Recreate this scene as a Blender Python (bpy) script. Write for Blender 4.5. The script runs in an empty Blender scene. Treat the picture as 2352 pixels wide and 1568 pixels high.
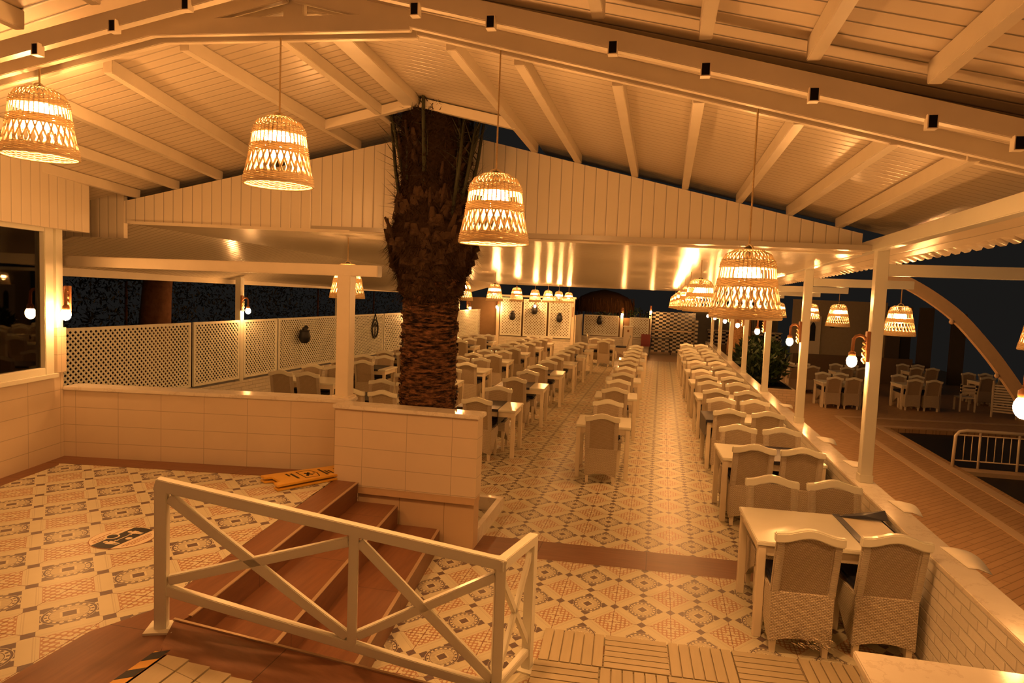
import bpy, bmesh, math, random
from mathutils import Vector, Matrix
random.seed(7)
PI = math.pi
SC = bpy.context.scene
COL = SC.collection
V = Vector

# ------------------------------------------------------------------ mesh helper
class MB:
    def __init__(s): s.v = []; s.f = []; s.sm = []
    def add(s, vs, fs, smooth=False):
        n = len(s.v); s.v += [tuple(p) for p in vs]
        s.f += [tuple(i + n for i in f) for f in fs]; s.sm += [smooth] * len(fs); return s
    def box(s, x0, x1, y0, y1, z0, z1):
        return s.obox((0, 0, 0), (1, 0, 0), (0, 1, 0), (0, 0, 1), x0, x1, y0, y1, z0, z1)
    def obox(s, O, X, Y, Z, x0, x1, y0, y1, z0, z1):
        O, X, Y, Z = V(O), V(X), V(Y), V(Z)
        p = [O + X * a + Y * b + Z * c for c in (z0, z1) for b in (y0, y1) for a in (x0, x1)]
        return s.add(p, [(0, 2, 3, 1), (4, 5, 7, 6), (0, 1, 5, 4), (2, 6, 7, 3), (0, 4, 6, 2), (1, 3, 7, 5)])
    def hexa(s, b, t):      # bottom quad (ccw from above), top quad
        return s.add(list(b) + list(t), [(3, 2, 1, 0), (4, 5, 6, 7), (0, 1, 5, 4), (1, 2, 6, 5), (2, 3, 7, 6), (3, 0, 4, 7)])
    def bar(s, p, q, w, h, up=(0, 0, 1)):
        p, q = V(p), V(q); d = (q - p).normalized(); r = d.cross(V(up)).normalized(); u = r.cross(d)
        return s.obox(p, d, r, u, 0, (q - p).length, -w / 2, w / 2, -h / 2, h / 2)
    def tube(s, path, r, n=8, closed=False, caps=True, flat=1.0):
        path = [V(p) for p in path]; m = len(path); vs = []; prev = None
        for i, p in enumerate(path):
            a = path[(i - 1) % m] if (closed or i) else p; b = path[(i + 1) % m] if (closed or i < m - 1) else p
            d = (b - a).normalized()
            if prev is None:
                ref = V((0, 0, 1)) if abs(d.z) < .9 else V((1, 0, 0)); prev = d.cross(ref).normalized()
            u = (prev - d * prev.dot(d)).normalized(); prev = u; w = d.cross(u)
            rr = r[i] if isinstance(r, (list, tuple)) else r
            for k in range(n):
                t = 2 * PI * k / n; vs.append(p + u * math.cos(t) * rr + w * math.sin(t) * rr * flat)
        fs = []
        for i in range(m if closed else m - 1):
            for k in range(n):
                a = i * n + k; b = i * n + (k + 1) % n; c = ((i + 1) % m) * n + (k + 1) % n; e = ((i + 1) % m) * n + k
                fs.append((a, b, c, e))
        if caps and not closed: fs += [tuple(range(n))[::-1], tuple((m - 1) * n + k for k in range(n))]
        return s.add(vs, fs, n > 4)
    def lathe(s, prof, n=24, c=(0, 0), smooth=True, caps=True):
        vs = [(c[0] + r * math.cos(2 * PI * k / n), c[1] + r * math.sin(2 * PI * k / n), z) for r, z in prof for k in range(n)]
        fs = [(i * n + k, i * n + (k + 1) % n, (i + 1) * n + (k + 1) % n, (i + 1) * n + k) for i in range(len(prof) - 1) for k in range(n)]
        if caps: fs += [tuple(range(n))[::-1], tuple((len(prof) - 1) * n + k for k in range(n))]
        return s.add(vs, fs, smooth)
    def prism(s, poly, a, b, ax='x'):     # polygon in the two other axes, extruded from a to b
        def P(t, u, w): return {'x': (t, u, w), 'y': (u, t, w), 'z': (u, w, t)}[ax]
        n = len(poly); vs = [P(a, *p) for p in poly] + [P(b, *p) for p in poly]
        fs = [tuple(range(n))[::-1], tuple(range(n, 2 * n))] + [(i, (i + 1) % n, n + (i + 1) % n, n + i) for i in range(n)]
        return s.add(vs, fs)
    def ball(s, c, r, n=12, m=8, sz=1.0):
        return s.lathe([(max(r * math.sin(PI * i / m), 1e-4), c[2] - r * sz * math.cos(PI * i / m)) for i in range(m + 1)], n, (c[0], c[1]))
    def build(s, name, m, parent=None, bevel=0, local=False):
        me = bpy.data.meshes.new(name)
        off = V((0, 0, 0)) if (parent is None or local) else V(parent.get('_w') or parent.parent['_w'])
        me.from_pydata([tuple(V(p) - off) for p in s.v], [], s.f)
        me.polygons.foreach_set('use_smooth', s.sm)
        if bevel or True:
            bm = bmesh.new(); bm.from_mesh(me); bmesh.ops.recalc_face_normals(bm, faces=bm.faces)
            if bevel:
                bmesh.ops.bevel(bm, geom=[e for e in bm.edges if e.is_manifold and e.calc_face_angle(0) > .6], offset=bevel, segments=2, affect='EDGES', clamp_overlap=True)
            bm.to_mesh(me); bm.free()
        me.materials.append(m); me.update()
        o = bpy.data.objects.new(name, me); COL.objects.link(o)
        if parent is not None: o.parent = parent
        return o

def tag(o, label=None, cat=None, group=None, kind=None):
    if label: o['label'] = label
    if cat: o['category'] = cat
    if group: o['group'] = group
    if kind: o['kind'] = kind
    return o
def thing(name, label, cat, loc=(0, 0, 0), rz=0, group=None):
    o = bpy.data.objects.new(name, None); COL.objects.link(o); o.location = loc; o.rotation_euler = (0, 0, rz)
    o.empty_display_size = .1; o['_w'] = tuple(loc)
    return tag(o, label, cat, group)
def struct(o, label=None, cat=None): return tag(o, label, cat, kind='structure')
def kids(o): return list(CH.get(o.name, []))
CH = {}
def reg(root):   # remember the children of a prototype
    for o in bpy.data.objects: CH.setdefault(o.name, [])
    for o in bpy.data.objects:
        if o.parent is not None and o not in CH[o.parent.name]: CH[o.parent.name].append(o)
def copy_tree(o, parent=None):
    c = o.copy(); COL.objects.link(c)
    if parent is not None: c.parent = parent
    for ch in kids(o): copy_tree(ch, c)
    return c
def place(o, loc, rz, label, group=None):
    o.location = loc; o.rotation_euler = (0, 0, rz); o['label'] = label
    if group: o['group'] = group
    return o
ORD = ['first', 'second', 'third', 'fourth', 'fifth', 'sixth', 'seventh', 'eighth', 'ninth', 'tenth', 'eleventh', 'twelfth']

# ------------------------------------------------------------------ materials
class NT:
    def __init__(s, m):
        m.use_nodes = True; s.t = m.node_tree; s.t.nodes.clear()
    def n(s, typ, ins=None, **kw):
        nd = s.t.nodes.new(typ)
        for k, v in kw.items(): setattr(nd, k, v)
        for k, v in (ins or {}).items():
            if isinstance(v, X): s.t.links.new(v.s, nd.inputs[k])
            elif isinstance(v, bpy.types.NodeSocket): s.t.links.new(v, nd.inputs[k])
            else: nd.inputs[k].default_value = v
        return nd
    def math(s, op, *a):
        nd = s.t.nodes.new('ShaderNodeMath'); nd.operation = op
        for i, v in enumerate(a):
            if isinstance(v, X): s.t.links.new(v.s, nd.inputs[i])
            else: nd.inputs[i].default_value = v
        return X(s, nd.outputs[0])
    def mix(s, f, a, b):
        nd = s.t.nodes.new('ShaderNodeMix'); nd.data_type = 'RGBA'
        for k, v in ((0, f), (6, a), (7, b)):
            if isinstance(v, X): s.t.links.new(v.s, nd.inputs[k])
            elif isinstance(v, (int, float)): nd.inputs[k].default_value = v
            else: nd.inputs[k].default_value = (*v, 1)
        return X(s, nd.outputs[2])
class X:
    def __init__(s, t, so): s.t = t; s.s = so
    def __add__(s, o): return s.t.math('ADD', s, o)
    __radd__ = __add__
    def __sub__(s, o): return s.t.math('SUBTRACT', s, o)
    def __rsub__(s, o): return s.t.math('SUBTRACT', o, s)
    def __mul__(s, o): return s.t.math('MULTIPLY', s, o)
    __rmul__ = __mul__
    def __lt__(s, o): return s.t.math('LESS_THAN', s, o)
    def __gt__(s, o): return s.t.math('GREATER_THAN', s, o)
    def abs(s): return s.t.math('ABSOLUTE', s)
    def fr(s): return s.t.math('FRACT', s)
    def sin(s): return s.t.math('SINE', s)
    def max(s, o): return s.t.math('MAXIMUM', s, o)
    def min(s, o): return s.t.math('MINIMUM', s, o)
def coords(t):
    tc = t.n('ShaderNodeTexCoord'); sp = t.n('ShaderNodeSeparateXYZ', {0: tc.outputs['Object']})
    return tc.outputs['Object'], X(t, sp.outputs[0]), X(t, sp.outputs[1]), X(t, sp.outputs[2])
def vec(t, x, y, z):
    return t.n('ShaderNodeCombineXYZ', {0: x, 1: y, 2: z}).outputs[0]
def noise(t, v, scale, detail=3, rough=.5):
    nd = t.n('ShaderNodeTexNoise', {'Vector': v, 'Scale': scale, 'Detail': detail, 'Roughness': rough}); return X(t, nd.outputs[0])
def finish(t, col, rough=.5, bump=None, bs=.3, bd=.01, spec=.5, **extra):
    b = t.n('ShaderNodeBsdfPrincipled')
    if isinstance(col, X): t.t.links.new(col.s, b.inputs['Base Color'])
    else: b.inputs['Base Color'].default_value = (*col, 1)
    if isinstance(rough, X): t.t.links.new(rough.s, b.inputs['Roughness'])
    else: b.inputs['Roughness'].default_value = rough
    b.inputs['Specular IOR Level'].default_value = spec
    for k, v in extra.items(): b.inputs[k.replace('_', ' ')].default_value = v
    if bump is not None:
        bn = t.n('ShaderNodeBump', {'Height': bump, 'Strength': bs, 'Distance': bd}); t.t.links.new(bn.outputs[0], b.inputs['Normal'])
    o = t.n('ShaderNodeOutputMaterial'); t.t.links.new(b.outputs[0], o.inputs[0]); return b
def mat(name): 
    m = bpy.data.materials.new(name); return m, NT(m)
def plain(name, col, rough=.5, spec=.5, nz=.06, sc=9, bump=0, **extra):
    m, t = mat(name); o, x, y, z = coords(t)
    f = noise(t, o, sc, 4)
    c = t.mix(f, tuple(max(0, k * (1 - nz * 2)) for k in col), tuple(min(1, k * (1 + nz)) for k in col))
    finish(t, c, rough, f if bump else None, bump, .01, spec, **extra); return m
WHITE = (.82, .73, .57)
def boards(name, axis, pitch, col=WHITE, gap=.05, rough=.3, dark=.35, bs=.5, off=0):
    m, t = mat(name); o, x, y, z = coords(t); a = {'x': x, 'y': y, 'z': z}[axis]
    g = ((a + off) * (1 / pitch)).fr(); d = (g - .5).abs(); line = d > (.5 - gap)
    w = noise(t, o, 3, 3); base = t.mix(w, tuple(k * .93 for k in col), col)
    c = t.mix(line, base, tuple(k * dark for k in col))
    h = (t.math('SMOOTH_MIN', (0.5 - d) * 8.0, 1.0, .3)) + w * .25
    finish(t, c, rough, h, bs, .006, .5); return m
def tiles(name, axis, w, h, col, off=(0, 0), rough=.35, gap=.012, dark=.45):
    m, t = mat(name); o, x, y, z = coords(t); a = {'x': x, 'y': y}[axis]
    g1 = (((a + off[0]) * (1 / w)).fr() - .5).abs() > (.5 - gap / w * .25); g2 = (((z + off[1]) * (1 / h)).fr() - .5).abs() > (.5 - gap / h * .25)
    line = g1.max(g2); n = noise(t, o, 4, 4)
    c = t.mix(line, t.mix(n, tuple(k * .9 for k in col), col), tuple(k * dark for k in col))
    finish(t, c, rough, (1 - line) + n * .1, .25, .004, .45); return m
def woodmat(name, axis, c1, c2, plank=.16, rough=.35, across=None):
    m, t = mat(name); o, x, y, z = coords(t)
    lo, ac = (x, y) if axis == 'x' else (y, x)
    v = vec(t, lo * 1.2, ac * 14, z * 14); f = noise(t, v, 2.2, 6, .65); f2 = noise(t, vec(t, lo * .5, ac * 2.5, z * 2.5), 1.7, 2)
    c = t.mix(t.math('MULTIPLY', f, 1.0), c1, c2); c = t.mix(f2 * .6, c, tuple(k * .55 for k in c1))
    cut = ((lo * (1 / 1.05)).fr() - .5).abs() > .4975
    c = t.mix(cut, c, tuple(k * .4 for k in c1))
    finish(t, c, rough, f, .08, .004, .5); return m
def brickmat(name, axis, col, w=.23, h=.075, mortar=.72, bs=.9, rough=.5):
    m, t = mat(name); o, x, y, z = coords(t)
    u = {'x': x, 'y': y, 'xy': x + y}[axis]
    b = t.n('ShaderNodeTexBrick', {'Vector': vec(t, u, z, 0.0), 'Color1': (*col, 1), 'Color2': (*[k * .86 for k in col], 1), 'Mortar': (*[k * mortar for k in col], 1),
        'Scale': 1.0, 'Mortar Size': h * .09, 'Mortar Smooth': .6, 'Brick Width': w, 'Row Height': h})
    n = noise(t, o, 14, 5)
    finish(t, X(t, b.outputs[0]), rough, (1 - X(t, b.outputs[1])) + n * .5, bs, .012, .4); return m
def weave(name, c1, c2, dark, w=.017, h=.0085):
    m, t = mat(name); o, x, y, z = coords(t); u = x + y
    b = t.n('ShaderNodeTexBrick', {'Vector': vec(t, u, z, 0.0), 'Color1': (*c1, 1), 'Color2': (*c2, 1), 'Mortar': (*dark, 1), 'Scale': 1.0,
        'Mortar Size': .0034, 'Mortar Smooth': 1.0, 'Brick Width': w, 'Row Height': h})  # strand edges fade into dark gaps, rounding shade put into the colour
    n = noise(t, o, 8, 3); c = t.mix(n * .35, X(t, b.outputs[0]), tuple(k * .6 for k in c1))
    finish(t, c, .55, (1 - X(t, b.outputs[1])), .9, .004, .3); return m

def floor_tiles(name, sx, sy, ox, oy, shx, shy, rough=.28):
    """patterned cement-look tile: medallions and rust lace squares on the diagonal"""
    m, t = mat(name); o, x, y, z = coords(t)
    p = (x - y * shx - ox) * (1 / sx); q = (y - x * shy - oy) * (1 / sy)      # rust ornament at integers, medallion at halves
    gx = p.fr() - .5; gy = q.fr() - .5; fx = (p + .5).fr() - .5; fy = (q + .5).fr() - .5
    ax, ay, bx, by = gx.abs(), gy.abs(), fx.abs(), fy.abs()
    d = ax + ay; r = t.math('SQRT', gx * gx + gy * gy); ang = t.math('ARCTAN2', gy, gx)
    CR, DK, TN, LT = (.59, .555, .40), (.125, .095, .095), (.38, .22, .13), (.47, .43, .31)
    n = noise(t, o, 6, 3)
    c = t.mix(n, CR, tuple(k * .9 for k in CR))
    # rust diamond with lace
    d2 = bx + by
    c = t.mix(((d2 - .435).abs() < .008), c, LT); c = t.mix(((d2 - .405).abs() < .004), c, LT)
    a2 = fx + fy; a3 = fx - fy
    r2 = t.math('SQRT', fx * fx + fy * fy); ph = t.math('ARCTAN2', fy, fx)
    lace = ((fx * 44.0).sin() * (fy * 44.0).sin()).abs().max((((ph * 4.0).sin()).abs() < .22) * ((r2 * 52.0).sin() > -.2) * .9).max(((r2 - .075).abs() < .014) * 1.0)
    s1 = a2.abs().max(a3.abs())
    c = t.mix((s1 < .355), c, TN); c = t.mix((s1 < .345) * (lace > .47), c, CR)
    # medallion: dark square frame set on the diagonal
    m1 = (gx + gy).abs().max((gx - gy).abs())
    fr = (m1 < .375) * ((((gx + gy).abs().min((gx - gy).abs())) - .165).abs() > .035)
    fr2 = (m1 < .335)
    dark = fr.max(fr2) * (r > .255)
    c = t.mix(dark, c, DK)
    win = (m1 > .285) * (m1 < .325) * ((((gx + gy).abs().min((gx - gy).abs()))) < .11)
    win2 = (d > .43) * (d < .53) * (m1 < .31) * (ax.min(ay) < .06)
    c = t.mix(win * (r > .27), c, CR)
    c = t.mix((r < .262), c, CR); c = t.mix(((r - .243).abs() < .012), c, DK)
    dots = ((ang * 18.0).sin() > .1) * ((r - .212).abs() < .014); c = t.mix(dots, c, DK)
    c = t.mix((r < .188), c, LT); c = t.mix(((r - .186).abs() < .004), c, DK)
    petal = (((ang * 8.0).sin()).abs() < .16) * (r < .18) * (r > .1); c = t.mix(petal, c, CR)
    c = t.mix((d < .125), c, CR); c = t.mix((d < .09), c, DK)
    # little diamonds between
    e = (ax - .5).abs() + by.min(ay); e1 = (ax - .5).abs() + ay; e2 = ax + (ay - .5).abs()
    e = e1.min(e2)
    c = t.mix((e < .088), c, DK)
    c = t.mix((((e1 - e2).abs() > 2.0)), c, CR)
    # grout
    gr = (bx < .0045).max(by < .0045); c = t.mix(gr, c, (.13, .05, .03))
    g2 = (ax < .0025).max(ay < .0025); c = t.mix(g2 * .6, c, (.2, .11, .07))
    b = finish(t, c, n * .16 + rough, (1 - gr) + n * .12, .12, .003, .5); return m

M = {}
M['paint'] = plain('white_paint', WHITE, .32, .5, .05, 6)
M['paint2'] = plain('white_gloss_paint', (.80, .79, .67), .18, .5, .03, 5)
M['siding_x'] = boards('siding_across', 'x', .125, gap=.035, rough=.3, dark=.5, bs=.35)
M['siding_y'] = boards('siding_along', 'y', .125, gap=.03, rough=.35, dark=.6, bs=.35)
M['ceil'] = boards('ceiling_boards', 'y', .1, (.78, .68, .52), gap=.06, rough=.27, dark=.74, bs=.5)
M['ceil2'] = boards('glossy_ceiling_boards', 'y', .12, (.82, .73, .57), gap=.07, rough=.2, dark=.6, bs=.9)
M['ceil3'] = boards('wide_ceiling_boards', 'y', .15, (.78, .66, .50), gap=.05, rough=.45, dark=.3, bs=.6)
M['walltile'] = tiles('large_wall_tile', 'x', .47, .192, (.70, .58, .43), (.03, .035), dark=.6)
M['walltile_y'] = tiles('large_wall_tile_side', 'y', .47, .192, (.72, .60, .45), (.1, .035), dark=.6)
M['stonetile'] = tiles('stained_stone_tile', 'x', .47, .9, (.58, .42, .27), (.1, .3), .5)
m, t = mat('marble'); o, x, y, z = coords(t)
f = noise(t, o, 2.3, 7, .65); vn = (f - .5).abs() < .012; sl = noise(t, o, 7, 4)
finish(t, t.mix(vn * .22, t.mix(sl, (.70, .64, .54), (.80, .75, .65)), (.42, .33, .24)), .12, None, spec=.6); M['marble'] = m
M['brick'] = brickmat('white_painted_brick', 'y', (.84, .80, .70), mortar=.86)
M['brick_x'] = brickmat('white_painted_brick_across', 'x', (.84, .80, .70), mortar=.86)
M['wood_y'] = woodmat('wood_look_tile', 'y', (.12, .042, .02), (.31, .14, .065), rough=.42)
M['wood_x'] = woodmat('wood_look_tile_across', 'x', (.12, .042, .02), (.31, .14, .065), rough=.42)
M['deck'] = woodmat('pale_deck_wood', 'y', (.46, .39, .25), (.60, .52, .35), rough=.5)
M['deckx'] = woodmat('pale_deck_wood_across', 'x', (.46, .39, .25), (.60, .52, .35), rough=.5)
M['metal_trim'] = plain('brushed_edge_trim', (.55, .42, .28), .35, .5, Metallic=.6)
M['weave'] = weave('white_woven_wicker', (.80, .72, .58), (.72, .63, .49), (.26, .17, .10), .023, .0115)
M['weave_fine'] = weave('darker_fine_wicker', (.74, .64, .49), (.66, .56, .42), (.22, .14, .08), .017, .0088)  # tighter weave with a slightly darker strand colour
M['wrap'] = weave('wrapped_wicker', (.82, .75, .62), (.78, .70, .56), (.42, .33, .23), .5, .008)
M['navy'] = plain('navy_cushion', (.018, .020, .036), .6, .3, .2, 20, .2)
M['navy_cloth'] = plain('navy_cloth', (.022, .024, .045), .38, .5, .15, 30, .05)
M['dark'] = plain('dark_recess', (.012, .010, .009), .9, .1)
M['black'] = plain('black_iron', (.014, .015, .02), .5, .4)
M['pane'] = None
M['timber'] = woodmat('brown_timber', 'x', (.30, .12, .045), (.45, .2, .08), rough=.5)
M['rope'] = plain('rope', (.55, .40, .2), .8, .2, .2, 60, .3)
M['iron'] = plain('dark_iron', (.03, .025, .02), .5)
M['patio'] = None
m, t = mat('herringbone_patio'); o, x, y, z = coords(t)
b = t.n('ShaderNodeTexBrick', {'Vector': vec(t, (x + y) * .7, (x - y) * .7, 0.0), 'Color1': (.50, .32, .17, 1), 'Color2': (.45, .28, .145, 1), 'Mortar': (.26, .16, .08, 1), 'Scale': 1.0, 'Mortar Size': .006, 'Brick Width': .5, 'Row Height': .1})
finish(t, X(t, b.outputs[0]), .5, 1 - X(t, b.outputs[1]), .2, .004); M['patio'] = m
M['kerb'] = plain('pale_stone_kerb', (.62, .46, .29), .5)
m, t = mat('pool_water'); o, x, y, z = coords(t); finish(t, (.016, .015, .013), .45, noise(t, o, 3, 2), .08, .02, .3); M['water'] = m
M['earth'] = plain('dark_ground', (.02, .018, .014), .9, .1)
M['leaf'] = plain('dark_leaf', (.022, .045, .012), .5, .4, .3, 5)
M['leaf2'] = plain('night_leaf', (.024, .026, .015), .6, .3, .3, 5)
M['bark'] = plain('pine_bark', (.13, .06, .03), .9, .2, .3, 12, .8)
m, t = mat('palm_bark'); o, x, y, z = coords(t)
f = noise(t, vec(t, x * 5, y * 5, z * 22), 1.9, 5, .7)
fc = t.math('MINIMUM', t.math('MAXIMUM', (f - .42) * 4.2, 0.0), 1.0)
finish(t, t.mix(fc, (.016, .011, .009), (.27, .125, .06)), .9, f, 1.0, .03, .1); M['palm'] = m
M['boot'] = plain('palm_leaf_base', (.07, .04, .023), .9, .1, .35, 18, .6)  # leaf-base brown, darkened to stand for the weaker light at the collar
M['fibre'] = plain('palm_fibre', (.045, .027, .016), 1.0, 0, .3, 30)
M['frond'] = plain('palm_frond', (.05, .05, .022), .6, .3, .3, 8)
M['thatch'] = plain('dry_thatch', (.15, .075, .03), .95, .1, .3, 25, .5)
M['yellow'] = plain('yellow_plastic', (.72, .40, .05), .35)
M['hazyel'] = plain('yellow_tape', (.70, .38, .06), .5)
M['paper'] = plain('white_paper', (.82, .78, .68), .6)
M['sticker'] = plain('white_vinyl', (.70, .60, .44), .4)
M['red'] = plain('red_plastic', (.22, .02, .015), .4)
M['grey'] = plain('grey_panel', (.30, .27, .22), .5)
M['darkwall'] = plain('dim_plaster', (.42, .35, .24), .8)
m, t = mat('checker_tile'); o, x, y, z = coords(t)
k = (t.math('FLOOR', (x + y) * (1 / .17)) + t.math('FLOOR', z * (1 / .09))) * .5
finish(t, t.mix(k.fr() > .25, (.72, .64, .5), (.012, .011, .012)), .15, None); M['checker'] = m
# wicker that glows through when lit from inside
m, t = mat('lamp_wicker'); o, x, y, z = coords(t); f = noise(t, o, 40, 2)
c = t.mix(f, (.90, .72, .45), (.98, .90, .70))
d = t.n('ShaderNodeBsdfDiffuse', {'Color': c}); tr = t.n('ShaderNodeBsdfTranslucent', {'Color': c})
mx = t.n('ShaderNodeMixShader', {0: .5, 1: d.outputs[0], 2: tr.outputs[0]}); oo = t.n('ShaderNodeOutputMaterial', {0: mx.outputs[0]}); M['wicker'] = m
def emis(name, col, s):
    m, t = mat(name); e = t.n('ShaderNodeEmission', {'Color': (*col, 1), 'Strength': s}); t.n('ShaderNodeOutputMaterial', {0: e.outputs[0]}); return m
BULB = (1.0, .44, .13)
WARM = (1.0, .38, .11)
FILL = .32
M['bulb'] = emis('glowing_bulb', BULB, 470)
M['bulb_small'] = emis('small_glowing_bulb', BULB, 340)
M['farlight'] = emis('distant_light', (1.0, .8, .5), 6)
m, t = mat('window_glass')
g = t.n('ShaderNodeBsdfGlossy', {'Color': (.9, .9, .9, 1), 'Roughness': .02}); tp = t.n('ShaderNodeBsdfTransparent', {'Color': (.35, .33, .30, 1)})
fz = t.n('ShaderNodeFresnel', {'IOR': 1.55}); mx = t.n('ShaderNodeMixShader', {0: fz.outputs[0], 1: tp.outputs[0], 2: g.outputs[0]}); t.n('ShaderNodeOutputMaterial', {0: mx.outputs[0]}); M['pane'] = m
M['lattice'] = plain('lattice_plastic', (.86, .88, .78), .5, .4, .03)

M['floor_main'] = floor_tiles('floor_tile_main', .447, .536, .205 + .0017 * 7, 7.041 - .268 + .047 * .02, .0017, .047)
M['floor_front'] = floor_tiles('floor_tile_front', .447, .536, .205, 6.012 - .268, .0017, .05)
M['floor_plat'] = floor_tiles('floor_tile_platform', .50, .555, -3.281 + .25 + .03 * 3.2, 3.2 - .2775 + .12 * 3.281, -.03, .12, .33)

# ------------------------------------------------------------------ roof geometry
RX, RZ = -2.45, 4.37
def zr(x, y):          # underside of the rear rafters
    return (RZ - .232 * (x - RX) if x > RX else RZ - .215 * (RX - x)) - .017 * (y - 4.2)
def ytr(x): return 4.3 + .06 * (x - .5)        # truss plane
def ygab(x): return 7.56 + .06 * (x - 2.0)     # gable plane
def zc(y): return 3.085 - .0115 * (y - 7.5)    # flat ceiling over the dining terrace
H = .57                                        # raised platform

# ------------------------------------------------------------------ setting: floors
def slab(name, poly, z0, z1, m, **k):
    return struct(MB().prism(poly, z0, z1, 'z').build(name, m), **k)
TH0, TH1 = lambda x: 6.30 + .047 * x, lambda x: 6.77 + .047 * x
slab('floor', [(-2.05, TH1(-2.05)), (1.97, TH1(1.97)), (1.97, 28.0), (-8.3, 28.0), (-8.3, 6.5), (-3.0, 6.5), (-2.6, 6.45)], -.12, 0, M['floor_main'], label='patterned tile floor of the dining terrace', cat='floor')
slab('floor_front', [(-3.2, 2.0), (1.97, 2.0), (1.97, TH0(1.97)), (-3.2, TH0(-3.2))], -.12, 0, M['floor_front'], label='patterned tile floor at the foot of the steps', cat='floor')
slab('trim_1', [(-1.95, TH0(-1.95)), (.86, TH0(.86)), (1.97, TH0(1.97)), (1.97, TH1(1.97)), (-1.95, TH1(-1.95))], -.12, .001, M['wood_x'], label='brown wood-look strip crossing the tiled floor', cat='floor strip')
slab('floor_far', [(-8.3, 28.0), (2.1, 28.0), (2.1, 36), (-8.3, 36)], -.12, -.002, plain('far_brown_floor', (.33, .20, .10), .35), label='plain brown floor before the checkered wall', cat='floor')
# platform
slab('floor_platform', [(-6.6, 1.0), (-3.0, 1.0), (-3.0, 3.05), (-2.86, 3.35), (-3.16, 6.25), (-3.3, 6.42), (-6.35, 6.05)], 0, H, M['floor_plat'], label='raised patterned tile floor at the left', cat='floor')
pl = [(-3.0, 1.0), (-2.49, 1.0), (-2.49, 2.99), (-2.62, 3.25), (-2.6, 3.36), (-2.885, 6.22), (-3.14, 6.22), (-2.86, 3.35), (-3.0, 3.05)]
slab('trim_2', pl, .38, H + .003, M['wood_y'], label='brown wood-look border along the platform edge', cat='floor border')
slab('trim_3', [(-6.3, 5.78), (-3.25, 6.2), (-3.3, 6.5), (-6.3, 6.06)], H - .02, H + .003, M['wood_x'], label='brown wood-look border along the low tiled wall', cat='floor border')
slab('trim_4', [(-6.30, 6.05), (-6.02, 5.75), (-5.88, 5.0), (-5.4, 2.6), (-5.75, 2.6), (-6.1, 5.0)], H - .02, H + .002, M['wood_y'], label='brown wood-look border along the window wall', cat='floor border')
# steps
st = thing('staircase', 'three brown wood-look steps between the tiled floor and the platform', 'stairs', (-2.3, 4.8, 0))
yr = lambda x: 3.29 + .267 * (x + 2.62)
def step(name, a0, a1, b0, b1, z0, z1):     # nose line a (x at y=6.2, at y=3.3), back line b
    m = MB().hexa([(b0, 6.22, z0), (b1, yr(b1), z0), (a1, yr(a1), z0), (a0, 6.22, z0)], [(b0, 6.22, z1), (b1, yr(b1), z1), (a1, yr(a1), z1), (a0, 6.22, z1)])
    o = m.build(name, M['wood_y'], st)
    e = MB().hexa([(a0 - .022, 6.21, z1), (a1 - .022, yr(a1), z1), (a1 + .006, yr(a1), z1), (a0 + .006, 6.21, z1)], [(a0 - .022, 6.21, z1 + .005), (a1 - .022, yr(a1), z1 + .005), (a1 + .006, yr(a1), z1 + .005), (a0 + .006, 6.21, z1 + .005)]).build('nosing', M['metal_trim'], None)
    e.parent = o; e.location = V(st['_w']) * -1
    return o
step('step', -2.45, -2.13, -3.1, -2.85, 0, .38)
step('step', -2.005, -1.70, -2.47, -2.15, 0, .19)
nz = MB().bar((-2.885, 6.21, H + .003), (-2.60, 3.36, H + .003), .025, .008).build('nosing', M['metal_trim'], st)
# ramp beside the steps
rz = lambda x: H - .26 * (x + 2.5)
def rampz(pts, dz=0): return [(x, y, rz(x) + dz) for x, y in pts]
rp = thing('ramp', 'sloping ramp with slatted deck and brown border beside the railing', 'ramp', (-2.0, 2.9, .3))
b4 = [(-2.5, 2.98), (-.9, 3.2), (-.9, 3.72), (-2.62, 3.26)]
MB().hexa([(x, y, 0) for x, y in b4], rampz(b4)).build('border', M['wood_x'], rp)
MB().bar((-2.62, 3.25, rz(-2.62) + .003), (-.9, 3.71, rz(-.9) + .003), .02, .012).build('edge_strip', M['metal_trim'], rp)
dk = MB()
for i in range(9):
    y0 = 1.2 + i * .2; 
for i in range(15):
    x0 = -2.44 + i * .115; p4 = [(x0, 1.2), (x0 + .105, 1.2), (x0 + .105, 2.99 + .14 * (x0 + 2.6)), (x0, 2.97 + .14 * (x0 + 2.5))]
    dk.hexa([(x, y, rz(x) - .03) for x, y in p4], rampz(p4, .012))
dk.build('slats', M['deck'], rp)
MB().hexa([(-2.5, 1.2, 0), (-.9, 1.2, 0), (-.9, 3.19, 0), (-2.5, 2.97, 0)], rampz([(-2.5, 1.2), (-.9, 1.2), (-.9, 3.19), (-2.5, 2.97)], -.035)).build('base', M['dark'], rp)
hz = thing('hazard_tape', 'black and yellow striped tape on the edge of the ramp', 'tape', (-2.48, 2.4, H))
MB().box(-2.515, -2.445, 1.2, 2.98, H + .003, H + .0045).build('backing', M['hazyel'], hz)
hb = MB()
for i in range(10):
    y = 1.3 + i * .175; hb.hexa([(-2.515, y, H + .0045), (-2.445, y + .05, H + .0045), (-2.445, y + .135, H + .0045), (-2.515, y + .085, H + .0045)], [(-2.515, y, H + .0055), (-2.445, y + .05, H + .0055), (-2.445, y + .135, H + .0055), (-2.515, y + .085, H + .0055)])
hb.build('stripes', M['black'], hz)

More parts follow.
